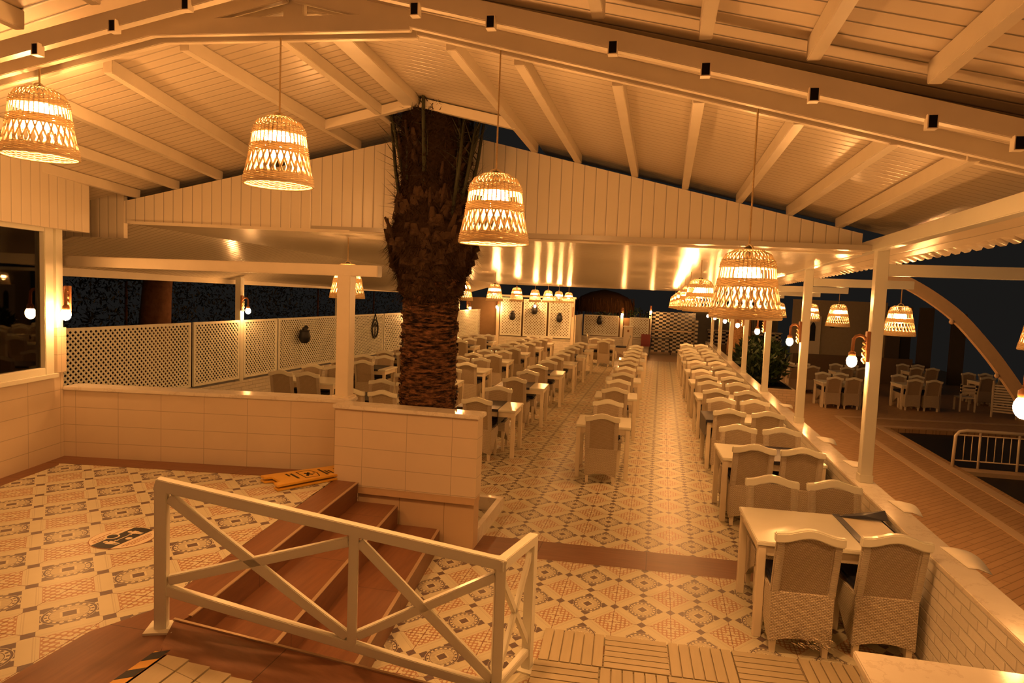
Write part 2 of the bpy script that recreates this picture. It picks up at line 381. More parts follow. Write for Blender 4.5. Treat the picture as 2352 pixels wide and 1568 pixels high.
# low tiled wall with marble cap
def along(P, Q):
    P, Q = V((*P, 0)), V((*Q, 0)); d = (Q - P).normalized(); return P, d, V((-d.y, d.x, 0)), (Q - P).length
P, d, nn, L = along((-6.29, 6.06), (-3.15, 6.58))
struct(MB().obox(P, d, nn, (0, 0, 1), 0, L, 0, .2, 0, 1.30).build('wall_low', M['walltile']), 'low white tiled wall behind the platform', 'wall')
struct(MB().obox(P, d, nn, (0, 0, 1), 0, L, -.015, .26, 1.30, 1.34).build('trim_5', M['marble'], bevel=.006), 'marble cap on the low tiled wall', 'wall cap')
struct(MB().box(-3.15, -1.655, 6.225, 6.42, .53, 1.31).build('wall_palm', M['walltile']), 'white tiled wall in front of the palm trunk', 'wall')
struct(MB().box(-2.9, -1.675, 6.26, 6.44, 0, .46).build('wall_palm_base', M['stonetile']), 'stained stone base under the wall before the palm', 'wall')
struct(MB().box(-2.9, -1.665, 6.228, 6.43, .46, .53).build('trim_6', plain('stone_ledge', (.55, .38, .23), .5)), 'stone ledge above the stained base', 'ledge')
struct(MB().box(-3.17, -1.63, 6.20, 6.46, 1.31, 1.352).build('trim_7', M['marble'], bevel=.006), 'marble cap on the wall before the palm', 'wall cap')
struct(MB().box(-1.735, -1.675, 6.44, 7.6, 0, .15).box(-3.0, -1.735, 7.5, 7.6, 0, .15).build('trim_8', M['marble']), 'low white kerb around the palm pit', 'kerb')

# left window wall: skewed, s runs from the corner towards the camera
P0 = V((-6.27, 6.06, 0)); dW = V((.2, -.98, 0)).normalized(); nW = V((.98, .2, 0)).normalized()
def wl(m, s0, s1, t0, t1, z0, z1): return m.obox(P0, dW, nW, (0, 0, 1), s0, s1, t0, t1, z0, z1)
struct(wl(MB(), 0, 3.6, -.25, 0, 0, 1.5).build('wall_left', M['walltile_y']), 'white tiled wall below the left window', 'wall')
struct(wl(MB(), -.02, .12, -.25, .02, 1.5, 1.98).build('wall_left_stub', M['walltile_y']), 'tiled stub at the corner of the window wall', 'wall')
struct(wl(wl(MB(), 0, .10, -.22, 0, 1.98, 3.02), .10, .2, -.22, -.03, 1.5, 3.02).build('wall_left_column', M['paint2']), 'white corner column of the window wall', 'column')
sd = MB(); wl(sd, -.3, 3.6, -.05, .10, 3.02, 4.0); struct(sd.build('wall_left_upper', M['siding_y']), 'white board siding above the left window', 'wall')
win = thing('window_1', 'large dark window in a white frame in the left wall', 'window', tuple(P0 + dW * 1.2 + V((0, 0, 2.25)))); struct(win)
wf = MB(); wl(wf, .18, .31, -.06, .03, 1.50, 3.02); wl(wf, .31, 3.0, -.06, .03, 1.50, 1.575); wl(wf, .31, 3.0, -.06, .03, 2.975, 3.02); wl(wf, 2.9, 3.0, -.06, .03, 1.575, 2.975)
wf.build('window_frame', M['paint2'], win, bevel=.006)
wl(MB(), .15, 3.1, -.05, .06, 1.46, 1.505).build('window_sill', M['paint2'], win, bevel=.004)
wl(MB(), .31, 2.9, -.03, -.024, 1.575, 2.975).build('window_pane', M['pane'], win)
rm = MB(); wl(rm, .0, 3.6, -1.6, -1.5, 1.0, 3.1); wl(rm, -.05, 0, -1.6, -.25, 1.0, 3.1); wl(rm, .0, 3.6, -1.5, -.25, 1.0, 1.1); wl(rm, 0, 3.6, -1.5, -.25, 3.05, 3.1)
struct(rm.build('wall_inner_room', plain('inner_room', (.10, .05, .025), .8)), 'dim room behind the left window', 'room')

# gable wall
gx0, gx1 = -6.42, 1.98
gp = []
for x in (gx0, RX, gx1): gp.append((x, zr(x, 7.3) - .005))
bot = [(gx1, 3.077), (gx0, 3.198)]
vs = [(x, ygab(x), z) for x, z in gp + bot]; vs += [(x, y + .06, z) for x, y, z in vs]
struct(MB().add(vs, [(0, 1, 2, 3, 4), (9, 8, 7, 6, 5)] + [(i, (i + 1) % 5, 5 + (i + 1) % 5, 5 + i) for i in range(5)]).build('wall_gable', M['siding_x']), 'white vertical board gable above the dining ceiling', 'wall')
struct(MB().bar((gx0 + .12, ygab(gx0) - .008, 3.204), (gx1, ygab(gx1) - .012, 3.085), .03, .035).build('trim_9', M['paint']), 'white edge trim under the gable boards', 'trim')
struct(MB().box(-8.4, -6.40, 7.05, 7.11, 3.02, 4.0).build('wall_gable_return', M['siding_x']), 'white board panel left of the gable', 'wall')

# rear roof: boards on two slopes, an opening for the palm
def roofpiece(m, x0, x1, y0, y1, dz, th=.04):
    b = [(x0, y0, zr(x0, y0) + dz), (x1, y0, zr(x1, y0) + dz), (x1, y1, zr(x1, y1) + dz), (x0, y1, zr(x0, y1) + dz)]
    m.hexa(b, [(x, y, z + th) for x, y, z in b])
e = 1e-4
m = MB(); roofpiece(m, -7.6, -2.82, 4.1, 7.9, .10); roofpiece(m, -2.82, RX - e, 4.1, 6.45, .10)
struct(m.build('ceiling_rear_left', M['ceil']), 'white boarded ceiling, rear left slope', 'ceiling')
m = MB(); roofpiece(m, -1.40, 2.35, 4.1, 7.9, .10); roofpiece(m, RX + e, -1.40, 4.1, 6.45, .10)
struct(m.build('ceiling_rear_right', M['ceil']), 'white boarded ceiling, rear right slope', 'ceiling')
m = MB(); roofpiece(m, -7.6, RX - e, -2.6, 4.06, .155); struct(m.build('ceiling_front_left', M['ceil3']), 'wide white ceiling boards over the camera side, left slope', 'ceiling')
m = MB(); roofpiece(m, RX + e, 2.9, -2.6, 4.9, .28); struct(m.build('ceiling_front_right', M['ceil3']), 'wide white ceiling boards over the camera side, right slope', 'ceiling')
# rafters
def rafter(x0, y0, x1, y1, dz, label, w=.07, h=.10):
    z0, z1 = zr(x0, y0) + dz, zr(x1, y1) + dz
    o = MB().bar((x0, y0, z0 + h / 2), (x1, y1, z1 + h / 2), w, h, (0, 0, 1)).build('rafter', M['paint'], bevel=.004)
    tag(o, label, 'beam', 'roof rafters', 'structure'); return o
RR = [(-1.455, -1.43), (-.986, -.95), (-.341, -.34), (.166, .19), (.76, .75), (1.30, 1.26), (1.72, 1.75)]
for i, (a, b) in enumerate(RR): rafter(a, 4.42, b, ygab(b) + .04, 0, '%s rear rafter right of the ridge, running to the gable' % ORD[i])
RL = [(-2.78, -2.86), (-3.40, -3.46), (-4.04, -4.55), (-4.75, -5.17), (-5.4, -5.73), (-6.0, -6.25)]
for i, (a, b) in enumerate(RL): rafter(a, 4.30, b, ygab(b) + .04, 0, '%s rear rafter left of the ridge, running to the gable' % ORD[i])
rafter(-2.40, 4.3, -2.50, 6.5, .01, 'white ridge rafter ending at the palm opening', .16, .1)
for i, x in enumerate([-1.0, -.42, .16, .71, 1.29, 1.9]): rafter(x, -2.5, x, 3.86, .165, '%s front rafter right of the ridge' % ORD[i], .07, .115)
for i, x in enumerate([-3.48, -4.05, -4.65, -5.3]): rafter(x, -2.5, x, 3.62, .04, '%s front rafter left of the ridge' % ORD[i], .07, .115)
for a, b, s in ((-3.42, -2.5, 'left'), (-2.4, -1.43, 'right')):
    o = MB().bar((a, 6.42, zr(a, 6.42) + .04), (b, 6.42, zr(b, 6.42) + .04), .07, .09).build('trimmer', M['paint'], bevel=.003)
    tag(o, 'short white trimmer beam on the %s of the palm opening' % s, 'beam', None, 'structure')
# trusses
tr = thing('roof_truss', 'white double-plank truss carrying the front pendant lamps', 'truss', (-2.45, 4.1, 4.2)); tag(tr, kind='structure')
def tbar(x0, x1, dy, lo, hi, name, w=.05, flat=None):
    y0, y1 = ytr(x0) + dy, ytr(x1) + dy
    if flat is None: za, zb = zr(x0, 4.2), zr(x1, 4.2)
    else: za = zb = flat
    vs = [(x0, y0 - w / 2, za + lo), (x1, y1 - w / 2, zb + lo), (x1, y1 + w / 2, zb + lo), (x0, y0 + w / 2, za + lo)]
    MB().hexa(vs, [(x, y, z + hi - lo) for x, y, z in vs]).build(name, M['paint'], tr, bevel=.004)
for dy in (-.03, .10):
    tbar(RX + .02, 2.9, dy, 0, .112, 'top_chord'); tbar(-7.2, RX - .02, dy, 0, .112, 'top_chord')
    tbar(-3.47, -1.63, dy - .004, -.205 - .0, -.205 + .105, 'collar_tie', .045, 4.365)
tbar(RX - .07, RX + .07, .035, -.12, .04, 'king_post', .05, 4.36)
pb = thing('purlin_beam', 'white sloping purlin beam above the front truss', 'beam', (-2.45, 3.9, 4.5)); tag(pb, kind='structure')
for x0, x1, lo in ((RX, 2.9, .02), (-7.2, RX, -.088)):
    vs = [(x, 3.92 + .06 * (x - .5) + dy, zr(x, 4.2) + lo) for x, dy in ((x0, -.03), (x1, -.03), (x1, .03), (x0, .03))]
    MB().hexa(vs, [(x, y, z + .108) for x, y, z in vs]).build('plank', M['paint'], pb, bevel=.004)
for i, (x, dz) in enumerate([(-3.92, -.105), (-3.38, -.09), (-2.89, -.078), (-1.46, -.008), (-1.016, .014), (-.33, .022), (.17, .016), (.73, .011), (1.316, .007), (1.73, -.003)]):
    y = 3.86 + .06 * (x - .5); z = zr(x, 4.2) + dz
    t_ = MB()
    for a, b, c, d_ in ((-.026, .026, -.037, -.032), (-.026, .026, .032, .037), (-.026, -.021, -.032, .032), (.021, .026, -.032, .032)):
        t_.box(x + a, x + b, y, y + .05, z + c, z + d_)
    q = thing('square_tube', '%s square metal tube end in the gap of the front truss, counted from the left' % ORD[i], 'tube', (x, y, z), group='tube ends in the truss')
    t_.build('tube_wall', M['paint'], q); MB().box(x - .021, x + .021, y + .006, y + .05, z - .032, z + .032).build('hollow_shade', M['dark'], q)  # near-black block, shade inside the tube put into its colour

# dining ceiling: flat part, left slope, right soffit with corrugated edge
def ceilp(m, x0, x1, y0, y1, dz0=0, dz1=0, th=.05):
    def z(x, y, dz): return zc(y) + (1.97 - x) * .0144 * max(0, 1 - (y - 7.5) / 25) + dz
    b = [(x0, y0, z(x0, y0, dz0)), (x1, y0, z(x1, y0, dz1)), (x1, y1, z(x1, y1, dz1)), (x0, y1, z(x0, y1, dz0))]
    m.hexa(b, [(a, c, d + th) for a, c, d in b])
m = MB(); ceilp(m, -6.5, 2.02, 7.2, 27.3); struct(m.build('ceiling_dining', M['ceil2']), 'glossy white boarded ceiling over the dining tables', 'ceiling')
m = MB(); ceilp(m, -8.45, -6.5, 7.1, 27.3, -.58, 0); struct(m.build('ceiling_dining_left', M['ceil2']), 'sloping white board soffit above the lattice fence', 'ceiling')
struct(MB().bar((-8.45, 6.9, 2.60), (-8.45, 27.3, 2.42), .05, .12).build('trim_10', M['paint']), 'white fascia along the left eave', 'fascia')
zb = lambda y: 3.12 - .0115 * (y - 4)
def ybeam(name, x, w, y0, y1, lo, hi, label, cat):
    vs = [(x - w / 2, y0, zb(y0) + lo), (x + w / 2, y0, zb(y0) + lo), (x + w / 2, y1, zb(y1) + lo), (x - w / 2, y1, zb(y1) + lo)]
    o = MB().hexa(vs, [(a, b, c + hi - lo) for a, b, c in vs]).build(name, M['paint2'], bevel=.006); return tag(o, label, cat, kind='structure')
ybeam('eave_beam', 2.03, .10, 1.0, 28.2, 0, .115, 'long white beam carried by the parapet posts', 'beam')
m = MB()
for x0, x1, z0, z1 in ((2.08, 2.48, .10, .0),):
    vs = [(x0, 1.0, zb(1) + z0), (x1, 1.0, zb(1) + z1), (x1, 28, zb(28) + z1), (x0, 28, zb(28) + z0)]; m.hexa(vs, [(a, b, c + .025) for a, b, c in vs])
struct(m.build('ceiling_eave', M['siding_x']), 'white soffit boards outside the eave beam', 'soffit')
vs = []; n = 1100
for i in range(n + 1):
    y = 1.0 + 27 * i / n; w = .038 * max(0, math.cos(2 * PI * y / .21)) ** 1.5
    for x, dz in ((2.44, .02), (2.58, -.045)): vs += [(x, y, zb(y) + dz + w), (x, y, zb(y) + dz + w + .012)]
fs = []
for i in range(n):
    a = 4 * i; b = a + 4; fs += [(a, a + 2, b + 2, b), (a + 1, b + 1, b + 3, a + 3), (a + 2, a + 3, b + 3, b + 2), (a, b, b + 1, a + 1)]
struct(MB().add(vs, fs, True).build('roof_edge', M['paint']), 'pale corrugated roof sheet along the eave', 'roof sheet')

# ------------------------------------------------------------------ parapet, posts, cross beams
struct(MB().box(1.98, 2.16, 3.4, 30, -.5, .76).build('wall_right', M['brick']), 'white painted brick parapet along the right tables', 'wall')
struct(MB().box(1.965, 2.185, 3.4, 30, .76, .80).build('trim_11', M['marble'], bevel=.006), 'marble top of the right parapet', 'wall cap')
struct(MB().box(1.08, 2.16, 2.2, 3.58, 0, .76).build('wall_right_return', M['brick_x']), 'white brick counter at the lower right corner', 'wall')
struct(MB().box(1.05, 2.2, 2.2, 3.62, .76, .80).build('trim_12', M['marble'], bevel=.006), 'marble top of the counter at the lower right corner', 'wall cap')
PY = [7.25, 10.55, 13.95, 17.4, 20.75, 24.5, 28.1]
def pend(): pass
for i, y in enumerate(PY):
    po = thing('post', '%s white square post on the right parapet' % ORD[i], 'post', (2.085, y, .8), group='parapet posts')
    MB().box(2.03, 2.14, y - .055, y + .055, .8, zb(y) + .06).build('shaft', M['paint2'], po, bevel=.005)
    MB().box(2.022, 2.148, y - .063, y + .063, .8, .88).build('plinth', M['paint2'], po, bevel=.004)
    x1 = 3.47 + (.25 if i == 3 else 0) + (.75 if i == 0 else 0)
    cb = MB().box(2.14, x1, y - .045, y + .045, zb(y) - .235, zb(y) - .12).build('cross_beam', M['paint2'], bevel=.005)
    tag(cb, '%s white beam reaching outside from the parapet posts' % ORD[i], 'beam', 'outside cross beams', 'structure')
# white beam and post over the low wall
struct(MB().box(-7.0, -2.93, 6.68, 6.80, 2.65, 2.77).build('beam_front', M['paint'], bevel=.006), 'white horizontal beam above the low tiled wall', 'beam')
po = thing('post', 'white square post standing on the low tiled wall', 'post', (-3.31, 6.74, 1.34))
MB().box(-3.385, -3.235, 6.67, 6.81, 1.352, 2.65).build('shaft', M['paint'], po, bevel=.005)
MB().box(-3.41, -3.21, 6.64, 6.83, 1.34, 1.36).build('base_plate', M['paint'], po)

# ------------------------------------------------------------------ left lattice fence
def lattice(m, O, Xd, Zd, w, h, pitch=.062, sw=.026, th=.007):
    """two layers of diagonal laths clipped to the rectangle w x h"""
    O, Xd, Zd = V(O), V(Xd), V(Zd); Nn = Xd.cross(Zd)
    st_ = pitch * math.sqrt(2)
    for sgn, o0 in ((1, 0), (-1, th)):
        k = -h
        while k < w + h:
            # line x = k + s*z (sgn 1) or x = k - s*z
            za, zb_ = (max(0, -k), min(h, w - k)) if sgn > 0 else (max(0, k - w), min(h, k))
            if zb_ - za > .03:
                a = O + Xd * (k + sgn * za) + Zd * za + Nn * o0; b = O + Xd * (k + sgn * zb_) + Zd * zb_ + Nn * o0
                m.bar(a, b, th, sw, Nn.cross((b - a).normalized()))
            k += st_
XL = -8.2
def xl(y): return -8.32 + .03 * (y - 8)
YP = [(7.3, 10.50), (10.57, 11.86), (12.0, 13.14), (13.2, 15.78), (16.0, 18.5), (18.57, 20.3), (20.5, 22.9), (22.97, 25.3), (25.5, 27.9), (27.97, 30.4)]
struct(MB().bar((xl(6.6), 6.6, .29), (xl(31), 31, .29), .2, .58).build('wall_far_left', M['brick']), 'white painted brick base under the lattice fence', 'wall')
for i, (a, b) in enumerate(YP):
    q = thing('lattice_panel', '%s white lattice panel of the left fence, counted from the window wall' % ORD[i], 'fence panel', (xl(a) + .1, a, .63), group='left lattice fence')
    X_ = V((xl(b) - xl(a), b - a, 0)).normalized(); O_ = V((xl(a) + .10, a, .63)); W_ = b - a; Hh = 1.16; N_ = X_.cross(V((0, 0, 1)))
    f = MB()
    for s0, s1, z0, z1 in ((0, W_, 0, .045), (0, W_, Hh - .045, Hh), (0, .045, .045, Hh - .045), (W_ - .045, W_, .045, Hh - .045)): f.obox(O_, X_, N_, (0, 0, 1), s0, s1, -.018, .018, z0, z1)
    f.build('panel_frame', M['lattice'], q)
    g = MB(); lattice(g, O_ + X_ * .04 + V((0, 0, .04)), X_, (0, 0, 1), W_ - .08, Hh - .08, .062 if b < 19 else .085, .027 if b < 19 else .038); g.build('lattice', M['lattice'], q)
for i, y in enumerate([11.93, 15.9, 20.4, 25.4]):
    q = thing('post', '%s white post along the left lattice fence' % ORD[i], 'post', (xl(y), y, .58), group='fence posts')
    MB().box(xl(y) - .0, xl(y) + .12, y - .06, y + .06, .58, zc(y) - .4).build('shaft', M['paint2'], q, bevel=.004)

# ------------------------------------------------------------------ pendant lamps
def ring_weave(m, prof, z0, z1, rows, n=36, r=.0047, amp=.006):
    """woven band: rows of rings that wobble in and out around the ribs"""
    for k in range(rows):
        z = z0 + (z1 - z0) * (k + .5) / rows; R = prof(z)
        path = [((R + amp * math.cos(PI * (j + k))) * math.cos(2 * PI * j / n), (R + amp * math.cos(PI * (j + k))) * math.sin(2 * PI * j / n), z + random.uniform(-.0015, .0015)) for j in range(n)]
        m.tube(path, r, 4, closed=True)
PSEL = [0]
def prof(z):      # radius of the basket at height z above its rim
    P = [(0, .212), (.06, .203), (.12, .190), (.20, .175), (.28, .166), (.33, .158), (.37, .145), (.40, .118), (.415, .08)]
    if PSEL[0]: P = [(0, .212), (.06, .201), (.20, .172), (.33, .143), (.37, .134), (.40, .118), (.415, .08)]
    for (a, ra), (b, rb) in zip(P, P[1:]):
        if z <= b: return ra + (rb - ra) * (z - a) / (b - a)
    return .08
def make_lamp(ribs=28):
    root = thing('pendant_lamp', 'x', 'pendant lamp')
    sh = MB(); ring_weave(sh, prof, .0, .062, 9); sh.tube([(prof(0) * math.cos(2 * PI * j / 36), prof(0) * math.sin(2 * PI * j / 36), 0) for j in range(36)], .008, 5, closed=True); sh.build('rim_band', M['wicker'], root)
    m2 = MB(); ring_weave(m2, prof, .185, .24, 8); m2.build('middle_band', M['wicker'], root)
    m3 = MB(); ring_weave(m3, prof, .305, .355, 7); m3.build('upper_band', M['wicker'], root)
    m4 = MB()
    for k in range(ribs):          # crossing laths between rim and middle band
        for s in (1, -1):
            a0 = 2 * PI * (k + .25 * s) / ribs; a1 = a0 + s * .24
            m4.tube([(prof(z) * math.cos(a0 + (a1 - a0) * u), prof(z) * math.sin(a0 + (a1 - a0) * u), z) for u, z in ((0, .055), (.5, .12), (1, .19))], .0066, 4, caps=False)
    m4.build('crossed_laths', M['wicker'], root)
    m5 = MB()
    for k in range(40):
        a = 2 * PI * k / 40
        m5.tube([(prof(z) * math.cos(a), prof(z) * math.sin(a), z) for z in (.23, .27, .32, .36)], .004, 4, caps=False)
    for k in range(34):            # looped dome
        a = 2 * PI * k / 34; b = a + 2 * PI / 34 * 1.8
        m5.tube([(prof(.35) * math.cos(a), prof(.35) * math.sin(a), .35), (prof(.385) * math.cos(a + .06), prof(.385) * math.sin(a + .06), .387), (prof(.41) * math.cos((a + b) / 2), prof(.41) * math.sin((a + b) / 2), .408), (prof(.385) * math.cos(b - .06), prof(.385) * math.sin(b - .06), .387), (prof(.35) * math.cos(b), prof(.35) * math.sin(b), .35)], .0052, 4, caps=False)
    m5.tube([(.085 * math.cos(2 * PI * j / 20), .085 * math.sin(2 * PI * j / 20), .413) for j in range(20)], .006, 4, closed=True)
    m5.build('dome', M['wicker'], root)
    MB().lathe([(.03, .315), (.075, .335), (.075, .342), (.022, .35), (.022, .40), (.03, .405), (.03, .43), (.006, .44)], 10).build('socket', M['iron'], root)  # socket flares into an opaque disc, added to block light going up
    so_ = [o for o in bpy.data.objects if o.parent == root and o.name.startswith('socket')][0]
    bl_ = MB().ball((0, 0, .250), .085, 14, 9, 1.0).build('bulb', M['bulb'], so_)
    hk = MB().tube([(-.05, 0, .408), (-.03, 0, .44), (0, 0, .452), (.03, 0, .44), (.05, 0, .408)], .006, 5).build('hanger', M['wicker'], root)
    cord = MB().box(-.004, .004, -.004, .004, 0, 1).build('cord', M['rope'], root); cord.location = (0, 0, .44)
    return root
proto = make_lamp(); PSEL[0] = 1; proto2 = make_lamp(); reg(proto); used = [False, False]
def lamp(loc, top, label, group=None, rz=None, tilt=(0, 0), sc=1.0, cone=False):
    k = 1 if cone else 0; p = (proto, proto2)[k]
    if used[k]: o = copy_tree(p)
    else: o = p; used[k] = True
    o.location = loc; o.rotation_euler = (tilt[0], tilt[1], random.uniform(0, 6) if rz is None else rz); o['label'] = label
    if group: o['group'] = group
    o.scale = (sc, sc, sc)
    for c in o.children:
        if c.name.startswith('cord'): c.scale = (1, 1, max(.05, (top - loc[2]) / sc - .44))
    return o
BPL = []
BIG = [((-4.34, 4.02, 3.37), 1.12, 3.98, 'leftmost large wicker pendant, beside the window wall'), ((-2.56, 4.17, 3.205), 1.06, 4.17, 'large wicker pendant left of the palm trunk'), ((-1.07, 4.25, 2.855), 1.04, 4.06, 'large wicker pendant hanging before the palm trunk'), ((.51, 4.36, 2.445), .99, 3.70, 'largest lowest wicker pendant at the right of the truss')]
for (x, y, z), k, tz, lb in BIG: lamp((x, y, z), tz, lb, 'pendants under the front truss', sc=k)
lamp((-3.80, 7.76, 2.40), zc(7.8) + .06, 'wicker pendant behind the post on the low wall', cone=True)
LR = [(-4.05, 13.3), (-4.05, 16.3), (-4.25, 19.8), (-4.3, 23.2), (-4.1, 24.9), (-4.05, 26.3), (-3.95, 27.0)]
LPX = [(-4.02, 13.5), (-4.03, 16.3), (-4.34, 20.4), (-4.30, 23.3), (-3.95, 24.0), (-3.80, 25.6), (-3.62, 27.1)]
for i, (x, y) in enumerate(LPX): lamp((x, y, 2.33 - (y - 16) * .009), zc(y) + .05, '%s wicker pendant from the palm in the row over the left tables' % ORD[i], 'pendants over the left tables', cone=True)
for i, y in enumerate([9.2, 12.2, 15.2, 18.2, 21.2, 24.2]): lamp((.50, y, 2.40 - (y - 9) * .01), zc(y), '%s wicker pendant in the overlapping row beyond the largest lamp' % ORD[i], 'pendants over the aisle')
for i, y in enumerate(PY[:6]):
    x = 3.33 + (.22 if i == 3 else 0) + (.5 if i in (4, 5) else 0)
    if i in (4, 5): x = 3.36
    if i == 0: x = 3.55
    lamp((x, y, 2.16 - .004 * i + (.04 if i == 0 else 0)), zb(y) - .23, ['wicker pendant cut off at the right edge, under the nearest cross beam', 'wicker pendant outside, under the second cross beam', 'wicker pendant outside, under the third cross beam', 'wicker pendant outside, under the fourth cross beam', 'wicker pendant outside, under the fifth cross beam', 'wicker pendant outside, under the sixth cross beam'][i], 'outside pendants', cone=True)

# ------------------------------------------------------------------ sconces: timber bracket, curved arm, bulb
def make_sconce():
    root = thing('wall_sconce', 'x', 'wall lamp')                 # +X away from the wall, z=0 at the bulb centre
    MB().box(0, .035, -.035, .035, .0, .30).build('backplate', M['timber'], root, bevel=.004)
    pts = [(.03, 0, .20)] + [(.092 - .058 * math.cos(t), 0, .20 + .058 * math.sin(t)) for t in (0.5, 1.0, 1.57, 2.2, 2.8)] + [(.15, 0, .15), (.15, 0, .10)]
    MB().tube(pts, .016, 8).build('arm', M['timber'], root)
    MB().tube([(.045 + .012 * math.cos(k * 1.3), .012 * math.sin(k * 1.3), .19 - k * .012) for k in range(18)], .013, 5).build('rope', M['rope'], root)
    so_ = MB().lathe([(.018, .10), (.034, .085), (.034, .055), (.028, .045)], 10, (.15, 0)).build('socket', M['timber'], root)
    MB().ball((.15, 0, 0), .05, 12, 8, 1.25).build('bulb', M['bulb_small'], so_, local=True)
    return root
sp = make_sconce(); reg(sp); us = [False]
def sconce(loc, rz, label, group):
    if us[0]: o = copy_tree(sp)
    else: o = sp; us[0] = True
    return place(o, loc, rz, label, group)
for i, y in enumerate(PY): sconce((2.03, y - .02, 2.0 - .012 * i), PI, '%s timber sconce with bare bulb on the parapet posts' % ORD[i], 'post sconces')
sconce((2.03, 3.98, 2.05), PI, 'timber sconce cut off at the right edge of the view', 'post sconces')
po = thing('post', 'nearest parapet post, just outside the right edge', 'post', (2.085, 4.0, .8), group='parapet posts')
MB().box(2.03, 2.14, 3.945, 4.055, .8, 3.13).build('shaft', M['paint2'], po)
sconce((-6.165, 6.02, 2.13), -.9, 'bare bulb sconce on the white column beside the window', 'left sconces')
sconce((xl(11.9) + .12, 11.9, 1.98), 0.0, 'bare bulb sconce on the first post of the lattice fence', 'left sconces')
sconce((xl(20.4) + .12, 20.4, 1.62), 0.0, 'bare bulb sconce on the fence, half hidden by the palm', 'left sconces')
sconce((xl(25.4) + .12, 26.4, 1.86), 0.0, 'bare bulb sconce on the far part of the left fence', 'left sconces')
sconce((-6.72, 27.85, 1.92), -PI / 2, 'bare bulb sconce at the left of the tall lattice panels', 'back sconces')
sconce((-5.09, 27.80, 2.03), -PI / 2, 'bare bulb sconce above the middle tall lattice panel', 'back sconces')
sconce((-1.64, 30.75, 1.77), -PI / 2, 'bare bulb sconce above the white cabinet at the back', 'back sconces')
sconce((-.42, 32.6, 1.90), -PI / 2, 'bare bulb sconce at the left edge of the checkered wall', 'back sconces')

# ------------------------------------------------------------------ tables and chairs
def make_chair(worn=False):
    root = thing('wicker_chair', 'x', 'chair')
    # woven skirt, bottom edge rising to the front, arched at the back
    xs = [-.215, -.15, -.08, 0, .08, .15, .215]; pr = [(-.27, .085, 1), (-.27, .47, 0), (.22, .455, 0), (.225, .33, 0), (.12, .28, .3), (-.02, .20, .5), (-.16, .10, 1)]
    vs = []; n = len(pr)
    for x in xs:
        for y, z, a in pr: vs.append((x * (1 + .05 * (y + .25)), y, z + a * .045 * (1 - (x / .215) ** 2)))
    fs = [tuple(range(n)), tuple(range((len(xs) - 1) * n, len(xs) * n))[::-1]] + [(i * n + k, i * n + (k + 1) % n, (i + 1) * n + (k + 1) % n, (i + 1) * n + k) for i in range(len(xs) - 1) for k in range(n)]
    MB().add(vs, fs).build('woven_skirt', M['weave'], root, bevel=.006)
    cb = MB().box(-.205, .205, -.225, .215, .465, .525).build('seat_cushion', M['navy'], root, bevel=.018)
    lean = lambda z: -.265 - .10 * max(0, z - .46) / .45
    def pan(x0, x1, z0, z1, t0, t1, nx=1, arch=0):
        m = MB()
        for i in range(nx):
            a = x0 + (x1 - x0) * i / nx; b = x0 + (x1 - x0) * (i + 1) / nx
            za, zbb = z1 + arch * (1 - (a / .19) ** 2), z1 + arch * (1 - (b / .19) ** 2)
            m.hexa([(a, lean(z0) + t0, z0), (b, lean(z0) + t0, z0), (b, lean(z0) + t1, z0), (a, lean(z0) + t1, z0)], [(a, lean(za) + t0, za), (b, lean(zbb) + t0, zbb), (b, lean(zbb) + t1, zbb), (a, lean(za) + t1, za)])
        return m
    pan(-.165, .165, .46, .868, .012, .03, 8, .03).build('back_panel', M['weave_fine'], root)
    for s in (-1, 1):
        a, b = (s * .16, s * .222) if s > 0 else (-.222, -.16)
        MB().hexa([(a, lean(.45), .45), (b, lean(.45), .45), (b, lean(.45) + .045, .45), (a, lean(.45) + .045, .45)], [(a, lean(.885), .885), (b, lean(.885), .885), (b, lean(.885) + .045, .885), (a, lean(.885) + .045, .885)]).build('back_stile', M['wrap'], root, bevel=.012)
    tr_ = MB(); N = 14; up = []
    vs = []
    for i in range(N + 1):
        x = -.235 + .47 * i / N; u = x / .235; s = .5 + .5 * math.cos(PI * min(1, abs(u) * 1.15)); zt = .93 + .045 * s; zl = .86 + .048 * s
        y0 = lean(.9) - .008; cv = .012 * u * u
        vs += [(x, y0 - .012 + cv, zl), (x, y0 + .042 + cv, zl), (x, y0 + .036 + cv, zt), (x, y0 - .018 + cv, zt)]
    fs = [(0, 1, 2, 3), (4 * N + 3, 4 * N + 2, 4 * N + 1, 4 * N)] + [(4 * i + k, 4 * i + (k + 1) % 4, 4 * i + 4 + (k + 1) % 4, 4 * i + 4 + k) for i in range(N) for k in range(4)]
    tr_.add(vs, fs).build('top_rail', M['paint2'], root, bevel=.008)
    for x, y, h in ((-.18, -.23, .16), (.18, -.23, .16), (-.19, .185, .36), (.19, .185, .36)):
        MB().hexa([(x - .018, y - .018, 0), (x + .018, y - .018, 0), (x + .018, y + .018, 0), (x - .018, y + .018, 0)], [(x - .024, y - .024, h), (x + .024, y - .024, h), (x + .024, y + .024, h), (x - .024, y + .024, h)]).build('leg', M['paint'], root)
    if worn:
        fy = MB(); rnd = random.Random(3)
        for k in range(46):
            x = rnd.uniform(-.06, .19); z = rnd.uniform(.10, .22) if k < 30 else rnd.uniform(.09, .11); L = rnd.uniform(.02, .055)
            a = rnd.uniform(-.5, .5); p = (x, -.275, z)
            fy.tube([p, (x + L * .5 * math.cos(a), -.284 - rnd.uniform(0, .012), z + L * .5 * math.sin(a)), (x + L * math.cos(a + .3), -.281, z + L * math.sin(a - .6) * .5 - .006)], .0026, 4)
        tag(fy.build('frayed_strands', M['weave'], root), kind='stuff')
    return root
chair0 = make_chair(); reg(chair0); uc = [False]
TILT = .045
